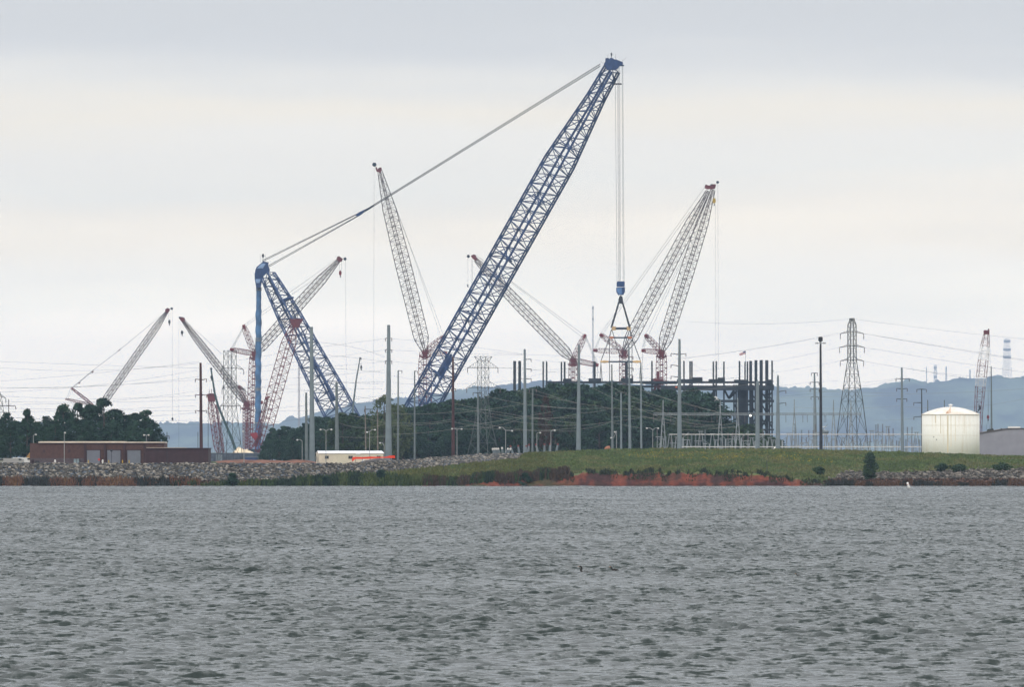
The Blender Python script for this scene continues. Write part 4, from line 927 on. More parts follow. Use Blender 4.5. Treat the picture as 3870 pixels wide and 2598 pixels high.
pole(1983, 1320, 1985, 1728, 8, 17, 2900, 'grey pole with three curved arms, left of the wood crest', m_gpole, [(1360, 0, 24, 2), (1397, 0, 24, 2), (1434, 0, 24, 2)])
pole(2013, 1470, 2012, 1728, 6, 9, 2950, 'short pale pole close right of the three armed grey pole', m_gpole2, [(1472, 12, 14, 0)])
pole(2188, 1303, 2186, 1725, 8, 20, 2850, 'thick bare grey pole in the middle of the wood', m_gpole)
pole(2312, 1378, 2315, 1725, 5, 11, 2950, 'slim grey pole left of the T topped pole', m_gpole2)
pole(2347, 1485, 2348, 1725, 6, 9, 3000, 'pale pole with a T shaped top in front of the wood', m_gpole, [(1483, 19, 19, -1)])
pole(2377, 1310, 2381, 1725, 5, 13, 2900, 'slim grey pole with four short arms under the hanging slings', m_gpole, [(1350, 0, 15, 1), (1393, 0, 15, 1), (1420, 0, 13, 1)])
pole(2422, 1370, 2424, 1725, 5, 9, 2950, 'thin pale pole with round clamps right of the slings', m_gpole)
pole(2568, 1282, 2568, 1722, 9, 20, 2850, 'thick tapering grey pole with three long left arms', m_gpole, [(1341, 32, 24, 4), (1384, 32, 0, 4), (1427, 32, 0, 4)])
pole(2863, 1447, 2863, 1722, 12, 19, 2900, 'thick grey pole with a rounded cap before the dark columns', m_gpole, cap=True)
pole(2940, 1424, 2940, 1722, 8, 21, 2900, 'pointed grey pole right of the dark steel building', m_gpole, [(1482, 0, 30, 5), (1527, 0, 30, 4)], cap=True)
pole(3078, 1410, 3082, 1722, 6, 20, 3150, 'grey pole with stacked braced crossarms left of the floodlight mast', m_gpole, [(1411, 11, 11, 0), (1446, 17, 17, 0), (1472, 17, 17, 0), (1501, 14, 14, 0)])
pole(3408, 1390, 3411, 1722, 7, 14, 2900, 'grey pole with curved arms left of the white tank', m_gpole, [(1434, 22, 28, 3), (1471, 20, 20, 2), (1510, 20, 18, 2)])
pole(3483, 1472, 3485, 1722, 4, 7, 3100, 'thin pole with a T top and braced arms behind the tank edge', m_tower, [(1472, 18, 18, -1), (1523, 30, 0, 0), (1575, 30, 0, -2)])
pole(3506, 1513, 3507, 1722, 4, 5, 3150, 'short thin pole peeking over the left of the tank roof', m_gpole2)
pole(3569, 1513, 3569, 1722, 4, 5, 3150, 'short thin pole peeking over the middle of the tank roof', m_gpole2)
pole(3746, 1385, 3748, 1735, 4, 9, 2950, 'slim grey pole rising behind the grey shed', m_gpole2)
pole(631, 1634, 632, 1752, 2.5, 4, 2800, 'small dark wooden pole between the pines and the brown pole', m_tower, [(1650, 8, 8, 1)], 'small poles')
pole(748, 1634, 748, 1752, 2, 2, 2760, 'thin dark rod beside the thick brown pole', m_tower, (), 'small poles')
pole(33, 1510, 33, 1752, 3, 4, 2800, 'dark pole with one long crossarm at the left edge', m_tower, [(1535, 40, 26, -1)], 'small poles')
pole(2898, 1742, 2899, 1802, 3, 3, 2512, 'thin fence post standing alone on the grass mound', m_tower, (), 'small poles', name='post')
pole(1677, 1742, 1677, 1778, 3, 3, 2530, 'thin dark post at the top of the stone bank', m_tower, (), 'small poles', name='post')

def lattice_tower(label, D, cx, prof, arms, matl, yaw=35, ybase=1752, cross=True, rc=.11, rb=.055, topv=None, name='transmission_tower', group='lattice transmission towers', step=22):
    """prof: [(py, half width px)]"""
    r = thing(name, label, 'pylon', (X(cx, D), D, GZ), group); y = math.radians(yaw); k_ = math.cos(y) + math.sin(y) * .75
    m = MB(); lat = Vector((math.sin(y), math.cos(y), 0))
    for (ya, wa), (yb, wb) in zip(prof[:-1], prof[1:]):
        n = max(1, round(abs(yb - ya) / max(step, wa + wb) * 1.1)); A = P(cx, yb, D); B = P(cx, ya, D)
        truss(m, A, B, lat, [(0, M(wb * 2, D) / k_, M(wb * 1.5, D) / k_), (1, M(wa * 2, D) / k_, M(wa * 1.5, D) / k_)], n, rc, rb, cross=cross)
    m.build('tower_body', matl, r)
    for (py, l, rr, dy, ha, hb) in arms:
        m = MB()
        for s, q in ((-1, l), (1, rr)):
            if not q: continue
            t = P(cx + s * q, py + dy, D); a = P(cx + s * hb, py, D); b = P(cx + s * hb, py - ha, D)
            m.tube(a, t, .12, 4); m.tube(b, t, .07, 4)
            for k in range(1, 4):
                f = k / 4; m.tube(a.lerp(t, f), b.lerp(t, max(0, f - .12)), .05, 3)
        m.tube(P(cx - hb, py, D), P(cx + hb, py, D), .13, 4)
        a_ = m.build('crossarm', matl, r)
        for s, q in ((-1, l), (1, rr)):
            if q:
                m = MB(); c = P(cx + s * q, py + dy, D)
                m.lathe(c, [(.03, .02)] + [(.15 if k % 2 else .05, -.11 * k) for k in range(15)], 6)
                m.build('insulator_string', m_ins, a_)
    return r
lattice_tower('tapering dark lattice pylon with three pairs of arms right of the floodlight mast', 3200, 3220, [(1204, 9), (1212, 9), (1229, 16), (1360, 16.5), (1467, 33), (1518, 41), (1641, 56), (1752, 66)],
              [(1257, 44, 44, 5, 6, 16), (1309, 47, 47, 5, 6, 16), (1361, 44, 44, 4, 6, 16)], m_tower, step=15, rc=.15, rb=.06)
lattice_tower('wide armed lattice pylon in front of the wood below the blue boom', 3300, 1826, [(1348, 34), (1366, 22), (1391, 22), (1466, 22), (1500, 18), (1600, 32), (1752, 66)],
              [(1391, 59, 56, 0, 24, 22), (1466, 62, 64, 0, 24, 22)], m_tower2, step=25, rc=.1, rb=.05)
lattice_tower('boxy lattice pylon with drooping arms left of the blue wrapped column', 3500, 869, [(1326, 24), (1349, 24), (1392, 24), (1465, 24), (1540, 25), (1600, 32), (1752, 50)],
              [(1392, 32, 52, 6, 14, 24), (1465, 30, 58, 8, 12, 24), (1535, 36, 40, 0, 12, 24)], m_tower, step=23)
lattice_tower('faint lattice pylon cut by the left edge of the photo', 3700, -8, [(1480, 6), (1500, 14), (1560, 22), (1752, 50)], [(1500, 26, 30, 6, 8, 12)], m_tower2, step=20)
# guyed mast and far radio masts
def far_mast(label, D, cx, y0, y1, w0, w1, dishes, group='radio masts on the skyline', zb=None, cat='mast'):
    r = thing('radio_mast', label, cat, P(cx, y1, D), group); m = MB()
    truss(m, P(cx, y1, D), P(cx, y0, D), (.5, .86, 0), [(0, M(w1, D) * .8, M(w1, D) * .8), (1, M(w0, D) * .8, M(w0, D) * .8)], max(6, int((y1 - y0) / 9)), M(.55, D), M(.28, D), cross=True); m.build('lattice', m_far, r)
    if dishes:
        m = MB()
        for dy, w in dishes:
            for k in range(3):
                a = k * 2.1 + .5; c = P(cx, dy, D) + Vector((math.cos(a), math.sin(a), 0)) * M(w * .42, D); m.lathe(c, [(M(w * .05, D), -M(5, D)), (M(w * .13, D), -M(2, D)), (M(w * .13, D), M(3, D)), (M(w * .04, D), M(4, D))], 8)
            m.lathe(P(cx, dy, D), [(M(w * .2, D), -M(6, D)), (M(w * .46, D), M(2, D)), (M(w * .46, D), M(3, D)), (M(w * .2, D), M(3.5, D))], 12)
        m.build('antenna_cluster', m_far, r)
HD = 44900
far_mast('large pale telecom tower with three antenna tiers on the right skyline', HD, 3806, 1280, 1428, 18, 34, [(1290, 26), (1322, 30), (1350, 30)])
far_mast('stubby pale mast with boxes left of the tank on the skyline', HD, 3535, 1379, 1448, 9, 13, [(1390, 12), (1425, 12)])
far_mast('thin pale mast above the tank on the skyline', HD, 3576, 1386, 1448, 4, 6, [(1392, 5)])
far_mast('short pale mast between the tank and the red boom', HD, 3666, 1398, 1438, 4, 6, [(1402, 5)])
far_mast('hair thin mast left of the boxed mast on the skyline', HD, 3502, 1386, 1448, 2, 2, [])
far_mast('very faint tall mast behind the spreader bars', 22000, 2241, 1158, 1700, 3, 4, [(1164, 8), (1206, 8)])
far_mast('faint slender mast between the blue mast and the grey poles', 14000, 1130, 1370, 1700, 5, 8, [(1375, 4)])

# ------------------------------------------------------------------ lamps
def lamp(px, y0, y1, D, label, heads, matl=None, w=3, group='street lamps on pale posts'):
    zb = ground_at(px, D); r = thing('street_lamp', label, 'street lamp', (X(px, D), D, zb), group)
    m = MB(); m.tube((X(px, D), D, zb - .1), P(px, y0, D), M(w, D) / 2, 8, M(w * .7, D) / 2); m.build('post', matl or m_concr, r)
    for dx, dy in heads:
        m = MB(); m.sweep([P(px, y0, D), P(px + dx * .5, y0 + dy - 1.5, D), P(px + dx, y0 + dy, D)], [.08, .06, .06], 6); a = m.build('arm', matl or m_concr, r)
        m = MB(); s = 1 if dx > 0 else -1; m.sweep([P(px + dx - 3 * s, y0 + dy, D), P(px + dx, y0 + dy, D), P(px + dx + 4 * s, y0 + dy + .5, D)], [.1, .22, .12], 8); m.build('lamp_head', m_light, a)
for q in ((1232, 1630, 1745, 2640, 'double headed lamp in front of the left half of the white trailer', [(-20, -5), (20, -5)]),
          (1397, 1632, 1745, 2640, 'double headed lamp in front of the right half of the white trailer', [(-9, 3), (20, -6)]),
          (1727, 1625, 1735, 2750, 'lamp close right of the tall rust brown pole', [(-18, -3), (17, -2)]),
          (1911, 1628, 1725, 2750, 'lamp with a left reaching head by the left equipment posts', [(-22, -10), (24, 2)]),
          (2029, 1640, 1722, 2780, 'short lamp right of the three armed grey pole', [(12, -3)]),
          (2082, 1632, 1722, 2780, 'second short lamp, between the three armed and the thick bare pole', [(14, -4)]),
          (2467, 1626, 1722, 2800, 'double headed lamp left of the substation beam', [(-22, -6), (20, -6)]),
          (1142, 1668, 1752, 2760, 'low lamp left of the grey poles by the trailer', [(-18, -4)]),
          (1452, 1685, 1745, 2760, 'low lamp just left of the thickest grey pole', [(-15, -9)]),
          (243, 1640, 1752, 2600, 'tall pale lamp post before the left part of the brick building', [(2, -3)]),
          (126, 1650, 1752, 2690, 'small lamp rising over the left end of the brick roof', [(9, -6)]),
          (922, 1636, 1755, 2600, 'pale leaning lamp post below the blue wrapped column', [(-3, -4)]),
          (553, 1648, 1752, 2700, 'small lamp above the right part of the brick roof', [(-8, -2), (8, -2)]),
          (2330, 1630, 1722, 2900, 'lamp hidden by the slim grey pole left of the T topped one', [(-20, 26), (-6, 4)])):
    lamp(*q)
def flood_mast():
    D = 2800.0; zb = ground_at(3103, D); r = thing('floodlight_mast', 'tall dark floodlight mast with a ring of lamps on top', 'lamp', (X(3103, D), D, zb))
    m = MB(); m.tube((X(3103, D), D, zb), P(3101, 1292, D), M(14, D) / 2, 10, M(7.5, D) / 2); m.build('post', m_black, r)
    m = MB(); m.lathe(P(3101, 1290, D), [(.3, -.1), (.55, .1), (.55, .95), (.3, 1.1)], 10); m.build('winch_cap', m_black, r)
    for k in range(8):
        a = k * math.pi / 4; c = P(3101, 1297, D); e = c + Vector((math.cos(a), math.sin(a), 0)) * M(17, D)
        m = MB(); m.tube(c, e, .06, 4); f = m.build('bracket', m_black, r); m = MB(); m.lathe(e + Vector((0, 0, -.15)), [(.12, .3), (.26, 0), (.26, -.08)], 8); m.build('floodlight', m_concr, f)
flood_mast()

# ------------------------------------------------------------------ substation
def gantry():
    D = 3050.0; r = thing('substation_gantry', 'long grey substation gantry beam on A frame legs across the right half', 'gantry', (X(2860, D), D, GZ))
    m = MB(); truss(m, P(2470, 1566, D), P(3255, 1566, D), (0, 1, 0), [(0, .5, .9), (1, .5, .9)], 90, .08, .04); m.build('beam', m_gal, r)
    for x, yt, dk in ((2506, 1512, 0), (2722, 1512, 0), (2788, 1505, 0), (3002, 1510, 1), (3150, 1512, 1), (3216, 1512, 1)):
        m = MB(); m.tube(P(x, 1566, D), P(x, yt, D), .20, 6, .12)
        for sx in (-1, 1): m.tube(P(x + sx * 14, 1752, D + sx), P(x + sx * 1.5, 1566, D), .22, 4, .16)
        for k in range(5):
            y = 1600 + 28 * k; f = (y - 1566) / 186; m.tube(P(x - 14 * f, y, D), P(x + 14 * f, y + 10, D), .07, 3)
        m.build('a_frame', m_gal, r)
    for x in (2470, 2535, 2600, 2690, 2710, 2760, 2815, 2970, 3034, 3051, 3115, 3121, 3180, 3187, 3249):
        m = MB(); c = P(x, 1569, D)
        for k in range(10): m.lathe(c + Vector((0, 0, -.15 - .2 * k)), [(.03, .07), (.13, 0), (.03, -.07)], 6)
        m.build('insulator_string', m_ins, r)
gantry()
def bus(y, x0, x1, D, label, w=.11):
    m = MB(); rs = random.Random(int(y)); x = x0; py = y
    while x < x1: nx = min(x1, x + rs.uniform(18, 34)); m.tube(P(x, py, D), P(nx, py, D), w, 5, cap=True); m.tube(P(nx, py - 1.4, D), P(nx, py + 2.2, D), w * 1.3, 5); x = nx
    tag(m.build('busbar', m_bus), label, 'busbar', 'pale busbars of the substation')
bus(1643, 2530, 3482, 2950, 'upper pale tubular busbar running from the wood to the white tank')
bus(1690, 2560, 3482, 2900, 'lower pale tubular busbar just above the grass crest')
rs_ = random.Random(17); x_ = 2480
kinds = ['steel column', 'twin leg frame', 'switch post']
i_ = 0; BG = 'substation posts and frames'
protos = {}
def post_kind(kind, x, D):
    r = thing('equipment_support', '', 'support', (X(x, D), D, GZ), BG); c = Vector((X(x, D), D, GZ)); H = Z(1643, D) - GZ
    if kind == 0:
        m = MB()
        for s in (-1, 1): m.tube(c + Vector((s * .75, 0, 0)), c + Vector((s * .55, 0, H * .72)), .13, 4)
        for k in range(6): m.tube(c + Vector(((-.7) * (-1) ** k, 0, H * .12 * k)), c + Vector((.65 * (-1) ** k, 0, H * .12 * (k + 1))), .06, 3)
        m.box(c + Vector((0, 0, H * .74)), (2.0, .5, .18)); m.build('frame', m_gal, r)
        m = MB()
        for s in (-1, 1):
            m = MB()
            for k in range(8): m.lathe(c + Vector((s * .6, 0, H * .76 + .19 * k)), [(.08, .07), (.2, 0), (.08, -.07)], 8)
            m.build('insulator', m_ins, r)
    elif kind == 1:
        m = MB()
        for s in (-1, 1): m.tube(c + Vector((s * 1.3, 0, 0)), c + Vector((s * .25, 0, H * .95)), .15, 4)
        m.tube(c + Vector((-.9, 0, H * .4)), c + Vector((.9, 0, H * .4)), .09, 4); m.box(c + Vector((0, 0, H * .96)), (1.4, .5, .16)); m.build('frame', m_gal, r)
    elif kind == 2:
        m = MB(); m.tube(c, c + Vector((0, 0, H * .55)), .24, 8, .2); m.box(c + Vector((0, 0, H * .56)), (1.1, .8, .2)); m.build('frame', m_gal, r)
        m = MB()
        for k in range(14): m.lathe(c + Vector((0, 0, H * .58 + .21 * k)), [(.1, .08), (.24, 0), (.1, -.08)], 8)
        m.build('insulator', m_gpole, r)
    else:
        m = MB(); m.tube(c, c + Vector((0, 0, H * .8)), .3, 4, .26); m.tube(c + Vector((0, 0, H * .8)), c + Vector((1.6, 0, H * .98)), .08, 4); m.box(c + Vector((0, 0, H * .3)), (.9, .7, 1.1)); m.build('frame', m_gal, r)
    return r
def copy_thing(o):
    c = o.copy(); COL.objects.link(c)
    for ch in o.children:
        d = ch.copy(); COL.objects.link(d); d.parent = c
        for g in ch.children:
            f = g.copy(); COL.objects.link(f); f.parent = d
    return c
KL = ['laced twin post', 'splayed grey A stand', 'round ribbed post', 'square post with box and arm']
LM = [(2505, 'first A frame leg'), (2568, 'thick pole with long left arms'), (2640, 'wood end'), (2722, 'second A frame leg'), (2788, 'third A frame leg'), (2863, 'round capped grey pole'), (2940, 'pointed grey pole'), (3002, 'fourth A frame leg'),
      (3080, 'pole with stacked crossarms'), (3103, 'floodlight mast'), (3150, 'fifth A frame leg'), (3220, 'dark pylon'), (3300, 'right foot of the dark pylon'), (3350, 'gap left of the curved arm pole'), (3408, 'curved arm pole'), (3470, 'white tank')]
x_ = 2492.0; SEEN = set()
while x_ < 3476:
    k = i_ % 4 if rs_.random() < .7 else rs_.randrange(4); D_ = 2930 + rs_.random() * 160
    if k not in protos: o = protos[k] = post_kind(k, x_, D_)
    else: o = copy_thing(protos[k]); o.location = (X(x_, D_), D_, GZ)
    sc = rs_.uniform(.82, 1.12) if rs_.random() < .75 else rs_.uniform(1.15, 1.45)
    lm = min(LM, key=lambda q: abs(q[0] - x_)); hw = 'low ' if sc < .93 else 'tall ' if sc > 1.14 else ''; o['label'] = hw + KL[k] + (', left of the ' if x_ < lm[0] - 5 else ', right of the ' if x_ > lm[0] + 5 else ', by the ') + lm[1]; o['label'] = o['label'] + ('' if o['label'] not in SEEN else ', farther one' if o['label'] + ', farther one' not in SEEN else ', third one'); SEEN.add(o['label']); o['group'] = BG + ', ' + KL[k].split(' with ')[0] + ' kind'
    o.scale = (rs_.choice((-1, 1)) * 1.0, 1, sc); x_ += rs_.uniform(9, 18); i_ += 1
# breakers with leaning bushings left of the substation
def breaker(px, D, label, angs, Lpx, ybase, red, wpx=9):
    r = thing('circuit_breaker', label, 'electrical equipment', (X(px, D), D, GZ), 'breakers with leaning bushings')
    m = MB(); w = M(wpx * len(angs) * .7, D); zb = Z(ybase + 8, D); m.box((X(px, D), D, (zb + GZ) / 2), (w * .8, 1.0, zb - GZ)); m.box((X(px, D), D, Z(ybase, D) - .1), (w, 1.3, .35)); m.build('tank', m_gal, r)
    n = len(angs)
    for k, a in enumerate(angs):
        x = px + (k - (n - 1) / 2) * wpx; b = P(x, ybase, D); t = b + Vector((math.sin(a), 0, math.cos(a))) * M(Lpx, D)
        m = MB(); N = 9; m.sweep([b.lerp(t, i / (2 * N)) for i in range(2 * N + 1)], [(.30 if i % 2 else .22) * (1.15 - .3 * i / (2 * N)) for i in range(2 * N + 1)], 8); bu = m.build('bushing', m_gpole, r)
        m = MB(); m.tube(t, t + (t - b).normalized() * .45, .26, 8); m.build('terminal', mat('brown_terminal', (.16, .05, .045), .5, var=.1) if red else m_bus, bu)
breaker(1880, 2780, 'low grey equipment with four left leaning bushings by the pale pole', [-.35, -.3, -.3, -.25], 22, 1722, False, 6)
breaker(1908, 2770, 'low grey equipment with crossed bushings at the lamp foot', [-.1, .5, .55], 22, 1720, False, 8)
breaker(1962, 2790, 'first breaker with brown tipped bushings, left of the three armed pole', [-.3, -.12, .12], 26, 1716, True, 24)
breaker(1996, 2800, 'single brown tipped bushing right of the three armed pole', [.12], 26, 1712, True, 12)
breaker(2045, 2790, 'breaker with brown tipped bushings right of the short pale pole', [-.25, .02], 28, 1712, True, 24)
breaker(2090, 2800, 'breaker with brown tipped bushings left of the thick bare pole', [.02, .2], 28, 1711, True, 24)

# ------------------------------------------------------------------ wires
WG = 'overhead power lines'
WN = ['top', 'second', 'third', 'fourth', 'fifth', 'sixth', 'seventh', 'eighth', 'ninth', 'tenth', 'eleventh', 'twelfth', 'thirteenth', 'fourteenth', 'fifteenth', 'sixteenth', 'seventeenth', 'eighteenth', 'nineteenth', 'twentieth']
WIRES = []
def wire(pts, label, D0, D1=None, r=.034, matl=None):
    """smooth wire through pixel points"""
    D1 = D1 or D0; xs = [p[0] for p in pts]; x0, x1 = xs[0], xs[-1]
    co = np.polyfit(xs, [p[1] for p in pts], min(2, len(pts) - 1)); m = MB(); N = 18; P_ = []
    for i in range(N + 1):
        t = i / N; x = x0 + (x1 - x0) * t; P_.append(P(x, float(np.polyval(co, x)), D0 + (D1 - D0) * t))
    m.sweep(P_, [r] * (N + 1), 3); o = tag(m.build('power_line', matl or m_wire), label, 'wire', WG)
    if label == FW:
        x = pts[0][0]; label = FW + (' left of the rust brown pole' if x < 1700 else ' beside the pale pole' if x < 1900 else ' before the wood crest' if x < 2190 else ' right of the bare pole' if x < 2400 else ' by the substation')
    WIRES.append((label, float(pts[0][1] + pts[-1][1]), o))
FW = 'pale wire sagging'
m_wdk = mat('dark_wire', (.07, .075, .08), .6, var=.2)
LL = 'thin wire crossing the sky left of the brown pole'
for k, pts in enumerate(([(-60, 1387), (200, 1397), (480, 1401), (752, 1372)], [(-60, 1446), (340, 1414), (752, 1368)], [(-60, 1462), (265, 1468), (520, 1448), (752, 1425)], [(-60, 1470), (300, 1462), (752, 1436)],
      [(-60, 1494), (300, 1508), (752, 1495)], [(-60, 1486), (330, 1460), (752, 1400)], [(-60, 1527), (400, 1518), (752, 1478)], [(-60, 1543), (300, 1549), (738, 1555)], [(-60, 1560), (300, 1552), (738, 1535)],
      [(60, 1581), (450, 1600), (752, 1606)], [(-60, 1365), (400, 1382), (752, 1392)], [(200, 1575), (500, 1577), (752, 1560)], [(-60, 1517), (350, 1522), (738, 1512)], [(-60, 1572), (340, 1590), (740, 1590)])):
    wire(pts, LL, 2770, None, .028, m_wdk)
for pts in ([(765, 1437), (800, 1440), (838, 1442)], [(765, 1495), (800, 1500), (838, 1502)], [(765, 1556), (800, 1560), (838, 1562)], [(780, 1375), (820, 1372), (850, 1368)]):
    wire(pts, 'short wire from brown pole to boxy pylon', 2770, 3400, .03, m_wdk)
for pts in ([(895, 1365), (1100, 1330), (1456, 1281)], [(900, 1395), (1150, 1365), (1456, 1324)], [(905, 1410), (1180, 1392), (1456, 1367)], [(905, 1440), (1190, 1425), (1456, 1400)], [(905, 1470), (1180, 1452), (1456, 1445)],
            [(895, 1500), (1180, 1478), (1456, 1470)], [(905, 1560), (1180, 1530), (1456, 1495)], [(920, 1465), (1200, 1480), (1456, 1520)], [(920, 1540), (1180, 1552), (1456, 1500)], [(905, 1620), (1100, 1590), (1180, 1585)]):
    wire(pts, 'thin wire from boxy pylon to thickest pole', 3300, 2850, .03, m_wdk)
for pts in ([(1183, 1293), (1330, 1313), (1456, 1350)], [(1183, 1340), (1330, 1352), (1456, 1368)], [(1183, 1388), (1330, 1398), (1456, 1410)], [(1183, 1430), (1330, 1448), (1456, 1450)]):
    wire(pts, 'thin wire from the trailer pole to the thickest pole', 2800, 2850, .03, m_wdk)
for pts in ([(1480, 1281), (1700, 1302), (1978, 1340)], [(1480, 1324), (1700, 1335), (1978, 1343)], [(1480, 1367), (1700, 1385), (1978, 1392)], [(1480, 1420), (1700, 1450), (1978, 1432)], [(1480, 1445), (1600, 1450), (1765, 1392)],
            [(1480, 1490), (1600, 1480), (1765, 1470)], [(1880, 1335), (2100, 1345), (2370, 1350)], [(1885, 1391), (2060, 1398), (2183, 1392)], [(1890, 1466), (2060, 1412), (2183, 1400)], [(2010, 1360), (2200, 1372), (2372, 1365)],
            [(2010, 1397), (2200, 1412), (2372, 1396)], [(2195, 1425), (2290, 1440), (2372, 1422)], [(2385, 1352), (2460, 1352), (2536, 1345)], [(2385, 1395), (2460, 1395), (2536, 1388)], [(2385, 1425), (2460, 1432), (2536, 1430)]):
    wire(pts, 'dark thin wire between the grey poles', 2900, None, .026, m_wdk)
for pts in ([(1483, 1562), (1600, 1566), (1708, 1558)], [(1483, 1610), (1600, 1606), (1708, 1594)], [(1483, 1642), (1600, 1637), (1708, 1624)], [(1283, 1652), (1370, 1655), (1458, 1650)], [(1283, 1600), (1370, 1618), (1458, 1602)],
            [(1283, 1560), (1370, 1580), (1458, 1600)], [(1483, 1598), (1600, 1600), (1708, 1586)], [(1718, 1526), (1860, 1556), (1980, 1574), (2186, 1602)], [(1830, 1496), (1976, 1527), (2186, 1545)], [(1940, 1474), (2060, 1500), (2186, 1526)],
            [(1718, 1545), (1840, 1562), (1978, 1584)], [(1838, 1572), (1970, 1598), (2186, 1608)], [(1740, 1586), (1970, 1624), (2186, 1630)], [(1718, 1563), (1860, 1546), (1978, 1528)], [(1718, 1618), (1860, 1600), (1978, 1572), (2100, 1556)],
            [(1718, 1598), (1860, 1616), (2000, 1632), (2186, 1616)], [(1720, 1622), (1860, 1614), (1978, 1580)], [(2000, 1585), (2100, 1580), (2186, 1566)], [(2000, 1578), (2100, 1582), (2186, 1576)], [(2010, 1534), (2100, 1540), (2186, 1548)],
            [(2020, 1475), (2110, 1505), (2186, 1525)], [(2195, 1528), (2260, 1536), (2310, 1546)], [(2195, 1545), (2260, 1548), (2420, 1548), (2560, 1570)], [(2195, 1562), (2260, 1556), (2310, 1544)], [(2195, 1610), (2260, 1602), (2420, 1580)],
            [(2195, 1622), (2260, 1612), (2310, 1594)], [(2235, 1466), (2330, 1510), (2420, 1550), (2560, 1600)], [(2270, 1440), (2345, 1482), (2420, 1512), (2500, 1542)], [(2385, 1518), (2450, 1535), (2502, 1555)], [(2340, 1442), (2440, 1480), (2560, 1520)],
            [(2318, 1600), (2380, 1612), (2422, 1620)], [(2318, 1577), (2420, 1576), (2502, 1590)], [(2428, 1578), (2500, 1584), (2560, 1592)], [(2428, 1572), (2500, 1594), (2560, 1606)], [(2500, 1570), (2620, 1590), (2700, 1596)],
            [(2575, 1590), (2700, 1608), (2780, 1600)], [(2575, 1608), (2700, 1617), (2780, 1616)], [(2575, 1625), (2700, 1622), (2780, 1612)], [(2575, 1560), (2640, 1575), (2715, 1560)], [(2575, 1520), (2700, 1555), (2800, 1580)],
            [(2440, 1484), (2560, 1520), (2715, 1560)], [(2575, 1480), (2700, 1470), (2850, 1450)], [(2510, 1560), (2600, 1600), (2700, 1610)]):
    wire(pts, FW, 2870, None, .028)
for pts in ([(2550, 1360), (2820, 1325), (3100, 1277), (3176, 1262)], [(2560, 1356), (2830, 1322), (3100, 1273), (3176, 1258)], [(2600, 1405), (2900, 1370), (3174, 1313)], [(2575, 1345), (2650, 1395), (2780, 1430)], [(2620, 1445), (2940, 1408), (3176, 1365)],
            [(2945, 1460), (3060, 1447), (3172, 1440)], [(2950, 1500), (3150, 1478), (3400, 1434)], [(2590, 1215), (2900, 1225), (3212, 1206)]):
    wire(pts, 'hair thin wire left of the dark pylon', 3200, None, .026, m_wdk)
for pts in ([(3230, 1207), (3550, 1248), (3900, 1285)], [(3264, 1262), (3560, 1310), (3900, 1366)], [(3268, 1314), (3560, 1362), (3900, 1412)], [(3264, 1366), (3400, 1390), (3640, 1428)], [(3266, 1262), (3560, 1313), (3900, 1370)],
            [(3262, 1445), (3330, 1440), (3388, 1432)], [(3420, 1392), (3560, 1412), (3900, 1430)]):
    wire(pts, 'long thin wire right of the dark pylon', 3200, 3000, .03, m_wdk)
for pts in ([(2950, 1478), (3150, 1482), (3386, 1488)], [(2950, 1505), (3150, 1500), (3386, 1496)], [(3000, 1540), (3200, 1545), (3400, 1535)], [(3420, 1490), (3640, 1484), (3900, 1468)], [(3420, 1545), (3470, 1532), (3700, 1540), (3900, 1500)], [(3300, 1590), (3400, 1588), (3480, 1580)]):
    wire(pts, 'thin wire in front of the far blue hills', 3000, None, .03, m_wire)

from collections import defaultdict
WD = defaultdict(list)
for lb_, y_, o_ in WIRES: WD[lb_].append((y_, o_))
for lb_, v_ in WD.items():
    v_.sort(key=lambda q: q[0]); n_ = len(v_)
    for k_, (y_, o_) in enumerate(v_): o_['label'] = lb_ if n_ == 1 else WN[k_] + (' ' if k_ == 0 else ' from the top, ') + lb_; o_['group'] = WG + ', ' + lb_

